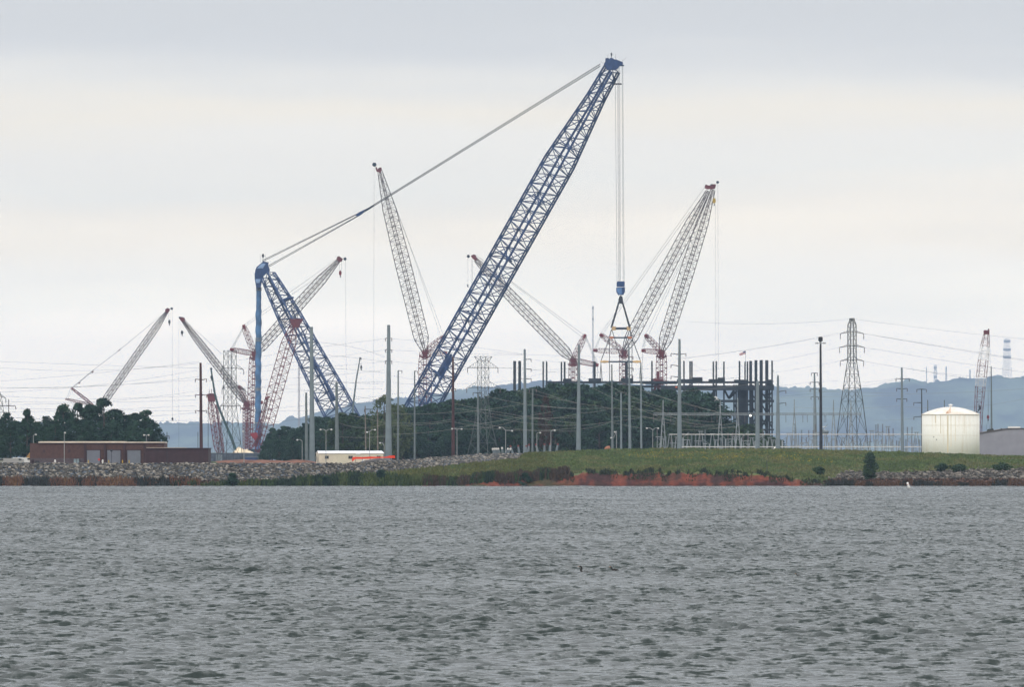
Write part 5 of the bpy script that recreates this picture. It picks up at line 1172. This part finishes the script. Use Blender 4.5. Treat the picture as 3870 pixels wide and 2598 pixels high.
# ------------------------------------------------------------------ buildings
m_brick = mat('red_brown_brick', (.082, .042, .035), .9, var=.15, scale=1.5)
m_brickl = mat('grey_block_course', (.085, .065, .070), .9, var=.12, scale=1.5)
m_brickd = mat('dark_plum_cladding', (.048, .026, .029), .85, var=.15, scale=1.0)
m_door = mat('grey_roller_door', (.16, .17, .20), .6, var=.05)
m_roof = mat('pale_metal_roof', (.60, .52, .42), .5, var=.12, scale=.6)
def brick():
    D = 2640.0; T = 26; r = thing('brick_building', 'long red brown brick depot with three grey roller doors', 'building', (X(370, D), D, GZ))
    b = 1758
    m = MB(); m.pbox(113, 1676, 335, 1733, D, T); m.pbox(335, 1676, 620, b, D, T); m.build('wall', m_brick, r)
    m = MB(); m.pbox(113, 1733.2, 322, b, D - .03, T); m.build('lower_wall', m_brickl, r)
    m = MB(); m.pbox(145, 1671, 620, 1676, D + .6, T - 1.2); m.pbox(150, 1669.5, 470, 1671, D + 4, T - 8); m.build('roof', m_roof, r)
    m = MB(); m.pbox(140, 1675, 625, 1678.5, D - .3, .28); m.build('fascia', m_brickd, r)
    for x0, x1 in ((328, 378), (405, 455), (481, 531)):
        m = MB(); m.pbox(x0, 1703, x1, b, D - .06, .05)
        for k in range(1, 9): m.pbox(x0, 1703 + 6 * k, x1, 1703.7 + 6 * k, D - .1, .035)
        d = m.build('roller_door', m_door, r); m = MB(); m.pbox(x0 - 3, 1700, x1 + 3, 1703, D - .16, .14); m.pbox(x0 - 3, 1703, x0, b, D - .16, .14); m.pbox(x1, 1703, x1 + 3, b, D - .16, .14); m.build('frame', m_brickd, d)
    for x in (321, 396, 470, 546):
        m = MB(); m.pbox(x - 3.5, 1679, x + 3.5, b, D - .5, .46); m.build('pilaster', m_brickd, r)
    for x0, y0, x1, y1 in ((163, 1701, 171, 1712), (258, 1700, 266, 1711)):
        m = MB(); m.pbox(x0, y0, x1, y1, D - .08, .06); m.build('vent', m_brickd, r)
    for x0, y0, x1, y1, mm in ((120, 1738, 128, b, m_brickd), (134, 1743, 149, 1753, m_black), (122, 1741, 126, 1750, m_door)):
        m = MB(); m.pbox(x0, y0, x1, y1, D - .3, .25); m.build('doorway', mm, r)
    m = MB(); m.pbox(278, 1735, 299, 1755, D - 1.1, 1.0); w = m.build('glazed_porch', mat('porch_glass', (.20, .26, .28), .2, var=.2), r)
    m = MB(); 
    for x in (277, 288, 299): m.pbox(x, 1734, x + 1.2, 1755, D - 1.2, .08)
    m.pbox(277, 1733, 300.2, 1734.5, D - 1.25, 1.2); m.build('frame', m_brickd, w)
brick()
def annex():
    D = 2600.0; r = thing('annex_building', 'low dark plum coloured annex right of the brick depot', 'building', (X(668, D), D, GZ))
    m = MB(); m.pbox(551, 1697, 787, 1758, D, 24)
    for k in range(18): m.pbox(555 + 13 * k, 1699, 556.2 + 13 * k, 1758, D - .06, .05)
    m.build('wall', m_brickd, r)
    m = MB(); m.pbox(549, 1694, 789, 1697, D - .3, 24.6); m.build('roof', m_brickd, r); m = MB(); m.pbox(553, 1692.6, 700, 1694, D + .5, 16); m.build('roof_strip', m_roof, r)
    m = MB(); m.pbox(630, 1697, 632, 1758, D - .2, .13); m.build('downpipe', m_black, r)
annex()
def trailer():
    D = 2640.0; r = thing('site_trailer', 'long cream office trailer with a white roof', 'trailer', (X(1320, D), D, GZ)); cr_ = mat('cream_cladding', (.60, .54, .42), .6, var=.05)
    x0, x1 = 1207, 1449; a, b = X(x0, D), X(x1, D); z0 = GZ - .1; ze = Z(1713.5, D); zr = Z(1706, D); Wd = 7.0; sk = -1.0
    m = MB(); V = [(a, D, z0), (b, D, z0), (b, D, ze), (a, D, ze), (a + sk, D + Wd, z0), (b + sk, D + Wd, z0), (b + sk, D + Wd, ze), (a + sk, D + Wd, ze), (a + sk / 2, D + Wd / 2, zr), (b + sk / 2, D + Wd / 2, zr)]
    V[4] = (a - .9, D + Wd, z0); V[7] = (a - .9, D + Wd, ze); V[8] = (a - .45, D + Wd / 2, zr)
    m.add(V, [(0, 1, 2, 3), (1, 5, 6, 9, 2), (5, 4, 7, 6), (4, 0, 3, 8, 7), (0, 4, 5, 1)])
    for k in range(24): m.box((a + .5 + k * (b - a - 1) / 23, D - .02, (z0 + ze) / 2), (.05, .03, ze - z0))
    m.build('wall', cr_, r)
    m = MB(); o = .18
    m.add([(a - .2, D - o, ze - .02), (b + .2, D - o, ze - .02), (b - .4, D + Wd / 2, zr + .06), (a - .5, D + Wd / 2, zr + .06), (a - 1.0, D + Wd + o, ze - .02), (b - .8, D + Wd + o, ze - .02)], [(0, 1, 2, 3), (3, 2, 5, 4)]); m.build('roof', mat('white_roof', (.80, .81, .83), .5, var=.04), r).modifiers.new('t', 'SOLIDIFY').thickness = .12
    m = MB(); m.box(((a + b) / 2, D - .1, ze - .08), (b - a, .1, .12)); m.build('gutter', m_gpole2, r)
    for px, w in ((1235, 14), (1325, 16), (1431, 14)):
        m = MB(); m.pbox(px - w / 2, 1725, px + w / 2, 1734, D - .07, .06); f = m.build('window', m_glass, r); m = MB(); m.pbox(px - w / 2 - 1, 1724, px + w / 2 + 1, 1725, D - .1, .08); m.pbox(px - w / 2 - 1, 1734, px + w / 2 + 1, 1735, D - .1, .08); m.pbox(px - .6, 1725, px + .6, 1734, D - .1, .06); m.build('frame', m_gpole2, f)
    m = MB(); m.box((a - .95, D + 3, Z(1733, D)), (.5, 1.2, .9)); m.build('air_conditioner', m_gpole2, r)
    m = MB(); m.pbox(1368, 1730, 1378, 1757, D - .07, .06); m.build('door', m_white, r)
    m = MB(); m.pbox(1345, 1715, 1362, 1720, D - .12, .1); m.build('wall_sign', m_white, r)
trailer()
def fence():
    D = 2632.0; r = thing('safety_fence', 'bright orange plastic safety fence before the white trailer', 'fence', (X(1400, D), D, GZ)); mo = mat('orange_mesh', (.75, .055, .02), .7, var=.15, scale=1.5)
    m = MB(); pts = [(1331, 1730, 1746), (1344, 1728, 1736), (1370, 1729, 1736), (1400, 1727, 1735), (1430, 1728, 1733), (1455, 1728, 1732), (1475, 1723, 1733), (1493, 1723, 1733)]
    for (a, t0, b0), (b, t1, b1) in zip(pts[:-1], pts[1:]):
        V = [P(a, b0, D), P(b, b1, D), P(b, t1, D), P(a, t0, D)]; V = V + [v + Vector((0, .05, 0)) for v in V]; m.add(V, [(0, 1, 2, 3), (7, 6, 5, 4), (0, 4, 5, 1), (3, 2, 6, 7), (0, 3, 7, 4), (1, 5, 6, 2)])
    m.build('netting', mo, r)
    for a, t, b_ in pts:
        m = MB(); m.tube(P(a, t - 1.5, D + .15), P(a, 1756, D + .15), .05, 5); m.build('post', m_tower, r)
fence()
def mound(name, label, px0, px1, ytop, D, matl, seed, depth=10, kind=None, cat='mound', jag=.25):
    n, k = 40, 14; xs = np.linspace(X(px0, D), X(px1, D), n); ys = np.linspace(D - depth / 2, D + depth / 2, k); YY, XX = np.meshgrid(ys, xs, indexing='ij'); H = Z(ytop, D) - GZ
    u = (XX - xs[0]) / (xs[-1] - xs[0]); v = (YY - ys[0]) / depth; f = np.sin(np.pi * u) ** .55 * np.sin(np.pi * v) ** .7; ZZ = GZ - .1 + H * f * (1 - jag + 2 * jag * fbm(XX / 2.2, YY / 3, seed))
    o = grid_mesh(name, XX, YY, ZZ, matl, kind=kind); tag(o, label, cat)
    return o
m_dirt = mat('orange_soil', (.15, .068, .045), .95, var=.3, scale=.4); m_gdirt = mat('grey_soil', (.075, .065, .06), .95, var=.35, scale=.4)
for q in (('soil_heap', 'long low orange soil heap under the blue wrapped column', 770, 1120, 1736, 2700, m_dirt, 1), ('soil_heap', 'orange brown soil heap left of the white trailer', 1040, 1215, 1738, 2705, m_dirt, 2), ('soil_heap', 'grey soil heap lying against the orange fence', 1350, 1525, 1732, 2625, m_gdirt, 3),
          ('soil_heap', 'grey gravel heap at the right end of the orange fence', 1480, 1600, 1736, 2655, m_gdirt, 4), ('soil_heap', 'small green heap at the foot of the dark annex', 775, 830, 1743, 2640, mat('weedy_soil', (.05, .07, .03), .95, var=.3), 5)): mound(*q)
mound('gravel_heap', 'cream coloured heap shining under the red cranes', 856, 985, 1694, 4300, mat('cream_gravel', (.72, .58, .40), .9, var=.3, scale=.25), 9, 22, jag=.45)
# small site offices and machines behind the soil heap
for k, (x0, y0, x1, y1, D_, mm, lb) in enumerate(((792, 1714, 996, 1752, 4260, mat('slate_cladding', (.07, .085, .11), .8, var=.3), 'long low slate grey shed under the cream heap'), (816, 1722, 838, 1750, 4200, m_gpole, 'small grey container under the squat red crane head'), (850, 1716, 900, 1752, 4350, m_brickd, 'long dark shed below the boxy pylon'), (985, 1700, 1010, 1750, 4250, m_gpole2, 'grey container left of the dark little wood'), (925, 1730, 975, 1752, 4150, m_blue_dark, 'dark blue container below the cream heap'))):
    r = thing('site_container', lb, 'container', (X((x0 + x1) / 2, D_), D_, GZ), 'containers under the cranes'); m = MB(); m.pbox(x0, y0, x1, 1756, D_, 5); 
    for j in range(int((x1 - x0) / 4)): m.pbox(x0 + 4 * j + 1, y0 + 2, x0 + 4 * j + 2, 1756, D_ - .08, .07)
    m.build('shell', mm, r); m = MB(); m.pbox(x0 - .5, y0 - 1.5, x1 + .5, y0, D_ - .1, 5.2); m.build('roof', m_gal, r)

def tank():
    D = 2690.0; cx = 3593; R = M(109, D); c = Vector((X(cx, D), D + 0, 0)); zb = ground_at(cx, D) - .6; ze = Z(1568.5, D); zt = Z(1541, D)
    r = thing('storage_tank', 'large white rust streaked storage tank with a shallow domed roof', 'tank', (c.x, c.y, zb))
    m_ = bpy.data.materials.new('rusty_white_tank'); m_.use_nodes = True; n, l = m_.node_tree.nodes, m_.node_tree.links; b = n['Principled BSDF']; b.inputs['Roughness'].default_value = .55; b.inputs['Specular IOR Level'].default_value = .25
    t = n.new('ShaderNodeTexCoord'); mp_ = n.new('ShaderNodeMapping'); mp_.inputs['Scale'].default_value = (1, 1, .06); l.new(t.outputs['Object'], mp_.inputs[0])
    q = n.new('ShaderNodeTexNoise'); q.inputs['Scale'].default_value = .9; q.inputs['Detail'].default_value = 5; q.inputs['Roughness'].default_value = .7; l.new(mp_.outputs[0], q.inputs['Vector'])
    ra = n.new('ShaderNodeValToRGB'); l.new(q.outputs['Fac'], ra.inputs[0]); ra.color_ramp.elements[0].position = .50; ra.color_ramp.elements[1].position = .72; ra.color_ramp.elements[0].color = (0, 0, 0, 1)
    q2 = n.new('ShaderNodeTexNoise'); q2.inputs['Scale'].default_value = .25; q2.inputs['Detail'].default_value = 2; l.new(t.outputs['Object'], q2.inputs['Vector'])
    ra2 = n.new('ShaderNodeMath'); ra2.operation = 'MULTIPLY'; l.new(ra.outputs[0], ra2.inputs[0]); l.new(q2.outputs['Fac'], ra2.inputs[1])
    mxx = n.new('ShaderNodeMix'); mxx.data_type = 'RGBA'; l.new(ra2.outputs[0], mxx.inputs[0]); mxx.inputs[6].default_value = (.76, .74, .67, 1); mxx.inputs[7].default_value = (.55, .42, .25, 1); l.new(mxx.outputs[2], b.inputs['Base Color'])
    m = MB(); m.lathe((c.x, c.y, zb), [(R, 0), (R, ze - zb)], 96); sh = m.build('shell', m_, r, smooth=False)
    for p_ in sh.data.polygons: p_.use_smooth = len(p_.vertices) == 4
    m = MB()
    for py in (1609, 1647): m.lathe((c.x, c.y, Z(py, D)), [(R + .012, -.03), (R + .02, 0), (R + .012, .03)], 96)
    m.build('weld_seam', mat('seam_stain', (.62, .54, .40), .6, var=.2), sh)
    prof = [(R + .12, 0), (R + .12, .14)] + [(R * math.cos(a), .14 + (zt - ze) * math.sin(a)) for a in [i * math.pi / 2 / 12 for i in range(0, 12)]] + [(.3, zt - ze + .14)]
    prof = [(R + .12, 0), (R + .12, .1)] + [(R * (1 - t_), .1 + (zt - ze) * (1 - (1 - t_) ** 1.9)) for t_ in [i / 12 for i in range(1, 12)]] + [(.3, zt - ze + .1)]
    m = MB(); m.lathe((c.x, c.y, ze), prof, 96); rf = m.build('dome_roof', mat('rusty_dome', (.72, .63, .52), .6, var=.10, scale=.4, col2=(.80, .77, .70)), r)
    m = MB(); rs = random.Random(2)
    for a0 in range(24):
        a = 2 * math.pi * a0 / 24; pr = prof[2:-1]; m.sweep([(c.x + (rr) * math.cos(a), c.y + rr * math.sin(a), ze + zz + .03) for rr, zz in pr[::2]], [.035] * len(pr[::2]), 4)
    m.build('roof_rib', m_white, rf)
    # rust patch draining from the top of the dome, a thin stained sheet that follows it
    def stain(name, a0, a1, t0, t1, seed, mm):
        V = []; F = []; nA, nT = 8, 8
        for i in range(nA + 1):
            for j in range(nT + 1):
                a = a0 + (a1 - a0) * i / nA; t_ = t0 + (t1 - t0) * j / nT; V.append((c.x + R * (1 - t_) * math.cos(a), c.y + R * (1 - t_) * math.sin(a), ze + .125 + (zt - ze) * (1 - (1 - t_) ** 1.9)))
        for i in range(nA):
            for j in range(nT): k = i * (nT + 1) + j; F.append((k, k + nT + 1, k + nT + 2, k + 1))
        m = MB(); m.add(V, F); m.build(name, mm, rf)
    mr = mat('rust_stain', (.55, .27, .13), .8, var=.35, scale=1.2, col2=(.75, .62, .48))
    stain('rust_stain', math.radians(262), math.radians(268), .06, .75, 1, mr); stain('rust_stain', math.radians(258), math.radians(264), .03, .35, 2, mr)
    m = MB(); m.lathe((c.x, c.y, zt + .1), [(.3, 0), (.3, .35), (.55, .4), (.55, .55), (.1, .7)], 12); m.build('roof_vent', m_white, r)
    m = MB(); a = math.radians(262)
    for px, w, y0, y1 in ((3578, 4, 1572, 1712), (3590, 2, 1572, 1690), (3551, 2, 1570, 1640), (3606, 1.5, 1572, 1670), (3532, 2.5, 1572, 1600), (3640, 1.5, 1572, 1640)):
        xx = X(px, D) - c.x; th = -math.acos(max(-1, min(1, xx / R))); V = []
        for sgn in (-1, 1):
            tt = th + sgn * M(w, D) / 2 / R
            V += [(c.x + (R + .006) * math.cos(tt), c.y + (R + .006) * math.sin(tt), Z(y0, D)), (c.x + (R + .006) * math.cos(tt), c.y + (R + .006) * math.sin(tt), Z(y1, D))]
        m.add(V, [(0, 1, 3, 2)])
    m.build('rust_streak', mat('streak', (.66, .55, .38), .7, var=.12, scale=.5, zstretch=.2), sh)
    m = MB()
    for px, py in ((3526, 1653), (3536, 1663)):
        xx = X(px, D) - c.x; th = -math.acos(xx / R); m.box((c.x + (R + .02) * math.cos(th), c.y + (R + .02) * math.sin(th), Z(py, D)), (.18, .1, .22))
    m.build('nameplate', m_tower, sh)
tank()
def shed():
    D = 2790.0; r = thing('grey_shed', 'low pitched pale grey metal shed right of the tank', 'building', (X(3800, D), D, GZ)); ms2 = mat('grey_metal_cladding', (.27, .27, .30), .6, var=.06, scale=.6)
    pts = [(3680, 1760), (4060, 1760), (4060, 1640), (3850, 1622), (3795, 1623), (3700, 1639), (3680, 1642)]
    m = MB(); m.prism(pts[::-1], D + 15, 30)
    for k in range(60): m.pbox(3683 + 6 * k, 1645, 3683.8 + 6 * k, 1760, D - .06, .05)
    m.build('wall', ms2, r)
    m = MB()
    for (a, b), (c, d) in zip([(3678, 1642), (3700, 1638), (3795, 1622), (3850, 1621)], [(3700, 1638), (3795, 1622), (3850, 1621), (4062, 1639)]):
        m.prism([(a, b), (c, d), (c, d - 1.6), (a, b - 1.6)], D + 15, 30.8)
    m.build('roof', mat('dull_roof', (.12, .10, .09), .7, var=.2), r)
    m = MB(); m.pbox(3811, 1613, 3856, 1619.5, D + 4, 3); m.build('roof_unit', m_white, r); m = MB(); m.prism([(3728, 1633), (3732, 1624), (3752, 1620), (3756, 1628)][::-1], D + 6, 3); m.pbox(3782, 1620, 3787, 1626, D + 6, 1.0); m.build('roof_vent', m_tower, r)
shed()
def low_roof():
    D = 2960.0; r = thing('low_building', 'long low pale roofed building peeping over the grass crest', 'building', (X(2990, D), D, GZ))
    m = MB(); m.pbox(2900, 1702, 3078, 1756, D, 12); m.build('wall', m_gpole, r); m = MB(); m.pbox(2890, 1698.5, 3084, 1702, D - .4, 13); m.build('roof', m_roof, r)
    m = MB(); m.lathe(P(2935, 1700, D + 3), [(.78, -.2), (.78, .35), (.5, .75), (.15, .95)], 12); m.build('roof_dome', m_white, r)
low_roof()
def hor_tank():
    D = 3300.0; r = thing('horizontal_tank', 'small white horizontal tank beside the floodlight mast', 'tank', (X(3120, D), D, GZ)); c = P(3120, 1634, D); R = M(8.5, D)
    m = MB(); m.tube(c - Vector((1.1, 1.6, 0)), c + Vector((.4, 1.6, 0)), R, 14); m.build('vessel', m_gpole, r); m = MB()
    for s in (-1, 1): m.box((c.x + s * .3, c.y + s, (c.z + GZ) / 2), (.25, .25, c.z - GZ))
    m.build('leg', m_gal, r)
    m = MB(); m.box(c + Vector((-.3, 0, R + .9)), (1.1, .8, .18)); m.tube(c + Vector((-.3, 0, R - .1)), c + Vector((-.3, 0, R + .9)), .05, 5); m.build('sunshade', m_white, r)
hor_tank()
def silo():
    D = 4560.0; r = thing('silo', 'pale rounded silo behind the right end of the wood', 'silo', (X(2702, D), D, GZ)); c = P(2702, 1535, D)
    m = MB(); m.lathe((c.x, c.y, GZ), [(M(19, D), 0), (M(19, D), c.z - GZ), (M(17, D), c.z - GZ + M(14, D)), (M(11, D), c.z - GZ + M(30, D)), (M(6, D), c.z - GZ + M(36, D))], 24); m.build('vessel', mat('pale_silo', (.42, .42, .40), .7, var=.08), r)
    m = MB(); m.lathe((c.x, c.y, c.z), [(M(19.4, D), -.3), (M(19.4, D), .3)], 24); m.build('band', m_gal, r)
silo()

# ------------------------------------------------------------------ vehicles and small things by the depot
def car(px, D, label, matl, L=4.6, H=1.5, van=False, px_dir=1):
    zb = GZ + .0; c = Vector((X(px, D), D, zb)); r = thing('parked_car' if not van else 'parked_van', label, 'car' if not van else 'van', c, 'vehicles parked left of the depot'); h = L / 2
    pr = [(-h, .35), (h, .35), (h, .85), (h * .55, .95), (h * .3, H), (-h * .5, H), (-h * .85, .95), (-h, .9)] if not van else [(-h, .35), (h, .35), (h, 1.1), (h * .75, 1.25), (h * .55, H), (-h, H)]
    m = MB(); n = len(pr); V = [(c.x + px_dir * a, c.y - .85, c.z + b) for a, b in pr] + [(c.x + px_dir * a, c.y + .85, c.z + b) for a, b in pr]
    m.add(V, [tuple(range(n)), tuple(range(2 * n - 1, n - 1, -1))] + [(k, k + n, (k + 1) % n + n, (k + 1) % n) for k in range(n)]); m.build('body', matl, r)
    m = MB(); m.box((c.x + px_dir * (h * -.1 if not van else h * .62), c.y - .87, c.z + H * .78), (h * .9 if not van else h * .28, .03, H * .26)); m.build('window', m_glass, r)
    for s in (-.62, .62):
        m = MB(); q = c + Vector((s * h, -.8, .34)); m.tube(q, q + Vector((0, .25, 0)), .34, 12); w = m.build('wheel', m_tyre, r)
        m = MB(); m.tube(q - Vector((0, .02, 0)), q, .18, 10); m.build('hub', m_gal, w)
    m = MB(); m.box((c.x + px_dir * h * .97, c.y - .88, c.z + .72), (.18, .04, .16)); m.build('headlight', m_light, r)
car(18, 2645, 'grey green saloon car at the left edge before the pines', mat('sage_paint', (.25, .26, .22), .4, var=.05), 4.6, 1.25)
car(52, 2640, 'silver grey van parked second from the left edge', mat('silver_paint', (.30, .29, .28), .35, var=.05), 4.8, 1.35, True)
car(86, 2643, 'white van parked against the end of the brick depot', m_white, 4.6, 1.5, True)
def truck():
    D = 2650.0; r = thing('tipper_truck', 'tan canopy truck end half hidden at the left corner of the depot', 'truck', (X(105, D), D, GZ))
    m = MB(); m.prism([(94, 1738), (112, 1712), (114, 1712), (114, 1740)][::-1], D, 2.4); m.build('canopy', mat('tan_canvas', (.42, .25, .09), .8, var=.1), r)
    m = MB(); m.prism([(100, 1740), (113, 1738), (113, 1755), (100, 1755)][::-1], D - .2, 2.4); m.build('body', m_white, r)
    for a in (103, 110):
        m = MB(); q = P(a, 1750, D - 1.5); q.z = GZ + .4; m.tube(q, q + Vector((0, .3, 0)), .4, 10); m.build('wheel', m_tyre, r)
truck()
for x, lb in ((334, 'yellow bollard left of the first roller door'), (411, 'yellow bollard left of the middle roller door'), (463, 'yellow bollard right of the middle roller door'), (488, 'yellow bollard left of the right hand roller door')):
    r = thing('bollard', lb, 'bollard', (X(x, 2630), 2630, GZ), 'yellow bollards before the depot'); m = MB(); q = P(x, 1749, 2630); m.tube((q.x, 2630, GZ), (q.x, 2630, GZ + .8), .13, 8); m.lathe((q.x, 2630, GZ + .8), [(.13, 0), (.1, .08), (.04, .12)], 8); m.build('post', m_yel, r)
r = thing('road_sign', 'small red and white sign standing before the first roller door', 'sign', (X(374, 2628), 2628, GZ)); m = MB(); m.tube((X(374, 2628), 2628, GZ), P(374, 1738, 2628), .04, 6); m.build('post', m_gal, r)
m = MB(); q = P(374, 1738, 2627.9); m.tube(q, q + Vector((0, .04, 0)), .28, 8); m.build('sign_plate', mat('sign_red', (.5, .05, .05), .5, var=.05), r)
r = thing('hydrant', 'short white standpipe before the depot wall', 'hydrant', (X(208, 2628), 2628, GZ)); m = MB(); q = Vector((X(208, 2628), 2628, GZ)); m.lathe(q, [(.2, 0), (.16, .2), (.16, .75), (.22, .8), (.12, 1.0)], 10); m.build('barrel', m_white, r); m = MB(); m.tube(q + Vector((-.28, 0, .6)), q + Vector((.28, 0, .6)), .07, 8); m.build('outlet', m_white, r)
r = thing('hydrant', 'short white standpipe between the first two roller doors', 'hydrant', (X(388, 2628), 2628, GZ)); m = MB(); q = Vector((X(388, 2628), 2628, GZ)); m.lathe(q, [(.2, 0), (.16, .2), (.16, .75), (.22, .8), (.12, 1.0)], 10); m.build('barrel', m_white, r); m = MB(); m.tube(q + Vector((-.28, 0, .6)), q + Vector((.28, 0, .6)), .07, 8); m.build('outlet', m_white, r)
r = thing('lamp_post', 'short dark lamp standing before the middle roller door', 'street lamp', (X(421, 2630), 2630, GZ)); m = MB(); m.tube((X(421, 2630), 2630, GZ), P(421, 1708, 2630), .06, 6); m.build('post', m_black, r); m = MB(); m.lathe(P(421, 1706, 2630), [(.1, -.15), (.28, 0), (.28, .2), (.1, .4)], 8); m.build('lamp_head', m_black, r)
# small construction clutter beyond the fence and at the right shed
for px, D_, lb, mm, w in ((1562, 2660, 'green skip container beyond the end of the orange fence', mat('skip_green', (.05, .10, .08), .6, var=.1), 18), (3745, 2700, 'low orange pipe stack at the foot of the grey shed', mat('skip_orange', (.5, .10, .04), .6, var=.1), 30), (3790, 2705, 'small dark red skip by the grey shed', m_redd, 16)):
    zb = ground_at(px, D_); r = thing('skip', lb, 'skip', (X(px, D_), D_, zb), 'skips and pipes'); c = Vector((X(px, D_), D_, zb)); w = M(w, D_)
    m = MB(); V = [(c.x - w * .42, c.y - .8, c.z), (c.x + w * .42, c.y - .8, c.z), (c.x + w * .5, c.y - .9, c.z + .8), (c.x - w * .5, c.y - .9, c.z + .8)]; V += [(a, b + 1.7, d) for a, b, d in V]; m.add(V, [(0, 1, 2, 3), (7, 6, 5, 4), (0, 4, 5, 1), (1, 5, 6, 2), (0, 3, 7, 4), (3, 2, 6, 7)]); m.build('shell', mm, r)
    m = MB(); m.box(c + Vector((0, -.95, .82)), (w, .1, .1)); m.build('rim', m_tower, r)
for px, lb in ((2296, 'brown and cream cement mixer on the grass crest by the slim pole'),):
    D_ = 2650; zb = ground_at(px, D_); r = thing('cement_mixer', lb, 'cement mixer', (X(px, D_), D_, zb)); c = P(px, 1697, D_)
    m = MB(); m.sweep([c + Vector((-.7, 0, -.3)), c + Vector((-.3, 0, -.1)), c + Vector((.2, 0, .15)), c + Vector((.6, 0, .4))], [.25, .5, .55, .3], 10); m.build('drum', mat('mixer_brown', (.28, .12, .07), .7, var=.2), r)
    m = MB(); m.tube((c.x - .4, D_, zb - .1), c, .07, 5); m.tube((c.x + .5, D_, zb - .1), c, .07, 5); m.box((c.x, D_, (c.z + zb) / 2 - .1), (.9, .5, .3)); m.build('stand', m_tan, r)

# ------------------------------------------------------------------ birds, buoy
m_feather = mat('dark_feathers', (.018, .015, .013), .7, var=.2, scale=8); m_bill = mat('orange_bill', (.30, .13, .03), .5, var=.1, scale=8)
def cormorant(px, py, D, label, k=1.0, low=False):
    c = Vector((X(px, D), D, 0.03 + .05 * low)); r = thing('cormorant', label, 'bird', c, 'cormorants swimming on the lake')
    if not low: pts = [(.50, 0, -.01), (.4, 0, .0), (.28, 0, .0), (.1, 0, -.01), (.02, 0, .03), (-.01, 0, .10), (.025, 0, .18), (.02, 0, .25), (-.03, 0, .285), (-.10, 0, .275)]; rd = [.012, .035, .055, .06, .055, .044, .040, .038, .040, .016]
    else: pts = [(.4, 0, .0), (.3, 0, .02), (.15, 0, .03), (.04, 0, .03), (.02, 0, .08), (.0, 0, .14), (-.02, 0, .175), (-.07, 0, .17)]; rd = [.01, .04, .06, .05, .03, .028, .036, .014]
    m = MB(); m.sweep([c + Vector((a * k, b * k, d * k)) for a, b, d in pts], [q * k for q in rd], 10); b = m.build('body', m_feather, r, smooth=True)
    e = c + Vector((pts[-1][0], 0, pts[-1][2])) * k if False else c + Vector((pts[-1][0] * k, 0, pts[-1][2] * k))
    m = MB(); m.tube(e + Vector((.04 * k, 0, .005)), e + Vector((-.07 * k, 0, .012)), .024 * k, 8, .006); m.build('bill', m_bill, b)
cormorant(2196, 2172, 535, 'dark cormorant swimming with its neck raised, the left of the two', 1.0)
cormorant(2311, 2170, 540, 'lower right hand cormorant with only its brown head clear of the waves', .9, True)
cormorant(3010, 2206, 515, 'faint bird far right of the two cormorants', .5, True)
def flyer(px, py, D, label, tilt, k=1.0):
    c = P(px, py, D); r = thing('flying_bird', label, 'bird', c, 'dark birds gliding over the grass mound'); ca, sa = math.cos(tilt), math.sin(tilt)
    f = lambda a, y, b: c + Vector(((a * ca - b * sa) * k, y * k, (a * sa + b * ca) * k))
    m = MB(); m.sweep([f(-.1, -.35, 0), f(0, -.2, .02), f(0, 0, .0), f(0, .25, 0), f(0, .45, 0)], [.04 * k, .09 * k, .12 * k, .08 * k, .02 * k], 8); b = m.build('body', m_feather, r, smooth=True)
    for s in (-1, 1):
        V = []; 
        for a, z, w in ((0, .02, .3), (.45, .14, .34), (.9, .10, .22), (1.2, .0, .05)):
            V += [f(s * a, -w / 2, z), f(s * a, w / 2, z), f(s * a, 0, z + .03)]
        m = MB(); F = []
        for i in range(3): F += [(3 * i, 3 * i + 3, 3 * i + 5, 3 * i + 2), (3 * i + 2, 3 * i + 5, 3 * i + 4, 3 * i + 1), (3 * i, 3 * i + 1, 3 * i + 4, 3 * i + 3)]
        m.add(V, F); m.build('wing', m_feather, r)
flyer(3057, 1668, 2450, 'dark bird banking steeply left of the floodlight mast', 1.05, .55)
flyer(3385, 1653, 2450, 'dark bird gliding left of the white tank', .35, .65)
flyer(3052, 1699, 2560, 'dark bird low over the grass crest', .3, .4)
def buoy():
    D = 2300.0; c = Vector((X(3437, D), D, -.15)); r = thing('buoy', 'white marker buoy leaning on the water near the right bank', 'buoy', c); ax = Vector((-.32, 0, 1)).normalized()
    m = MB(); m.sweep([c, c + ax * .5, c + ax * 1.35, c + ax * 1.45], [.24, .25, .22, .12], 12); m.build('body', m_white, r, smooth=True)
    m = MB(); m.sweep([c + ax * .95, c + ax * 1.08], [.262, .262], 12); m.build('band', m_orange, r)
    m = MB(); m.sweep([c - ax * .1, c + ax * .22, c + ax * .3], [.3, .42, .25], 12); m.build('float_collar', mat('weathered_collar', (.5, .45, .36), .7, var=.1), r)
buoy()

# ------------------------------------------------------------------ haze
m = MB(); m.box((0, 23950, 260), (12000, 48100, 526.0)); hz = m.build('haze', m_gal)
hz.data.materials.clear(); hm = bpy.data.materials.new('haze'); hm.use_nodes = True; hn, hl = hm.node_tree.nodes, hm.node_tree.links; hn.clear()
ho = hn.new('ShaderNodeOutputMaterial'); pv = hn.new('ShaderNodeVolumePrincipled'); pv.inputs['Density'].default_value = HAZE_D; pv.inputs['Color'].default_value = (*HAZE_C, 1)
hl.new(pv.outputs[0], ho.inputs['Volume']); hz.data.materials.append(hm); tag(hz, 'pale blue haze lying over the lake and the land', 'haze', kind='stuff')
del hz['category']
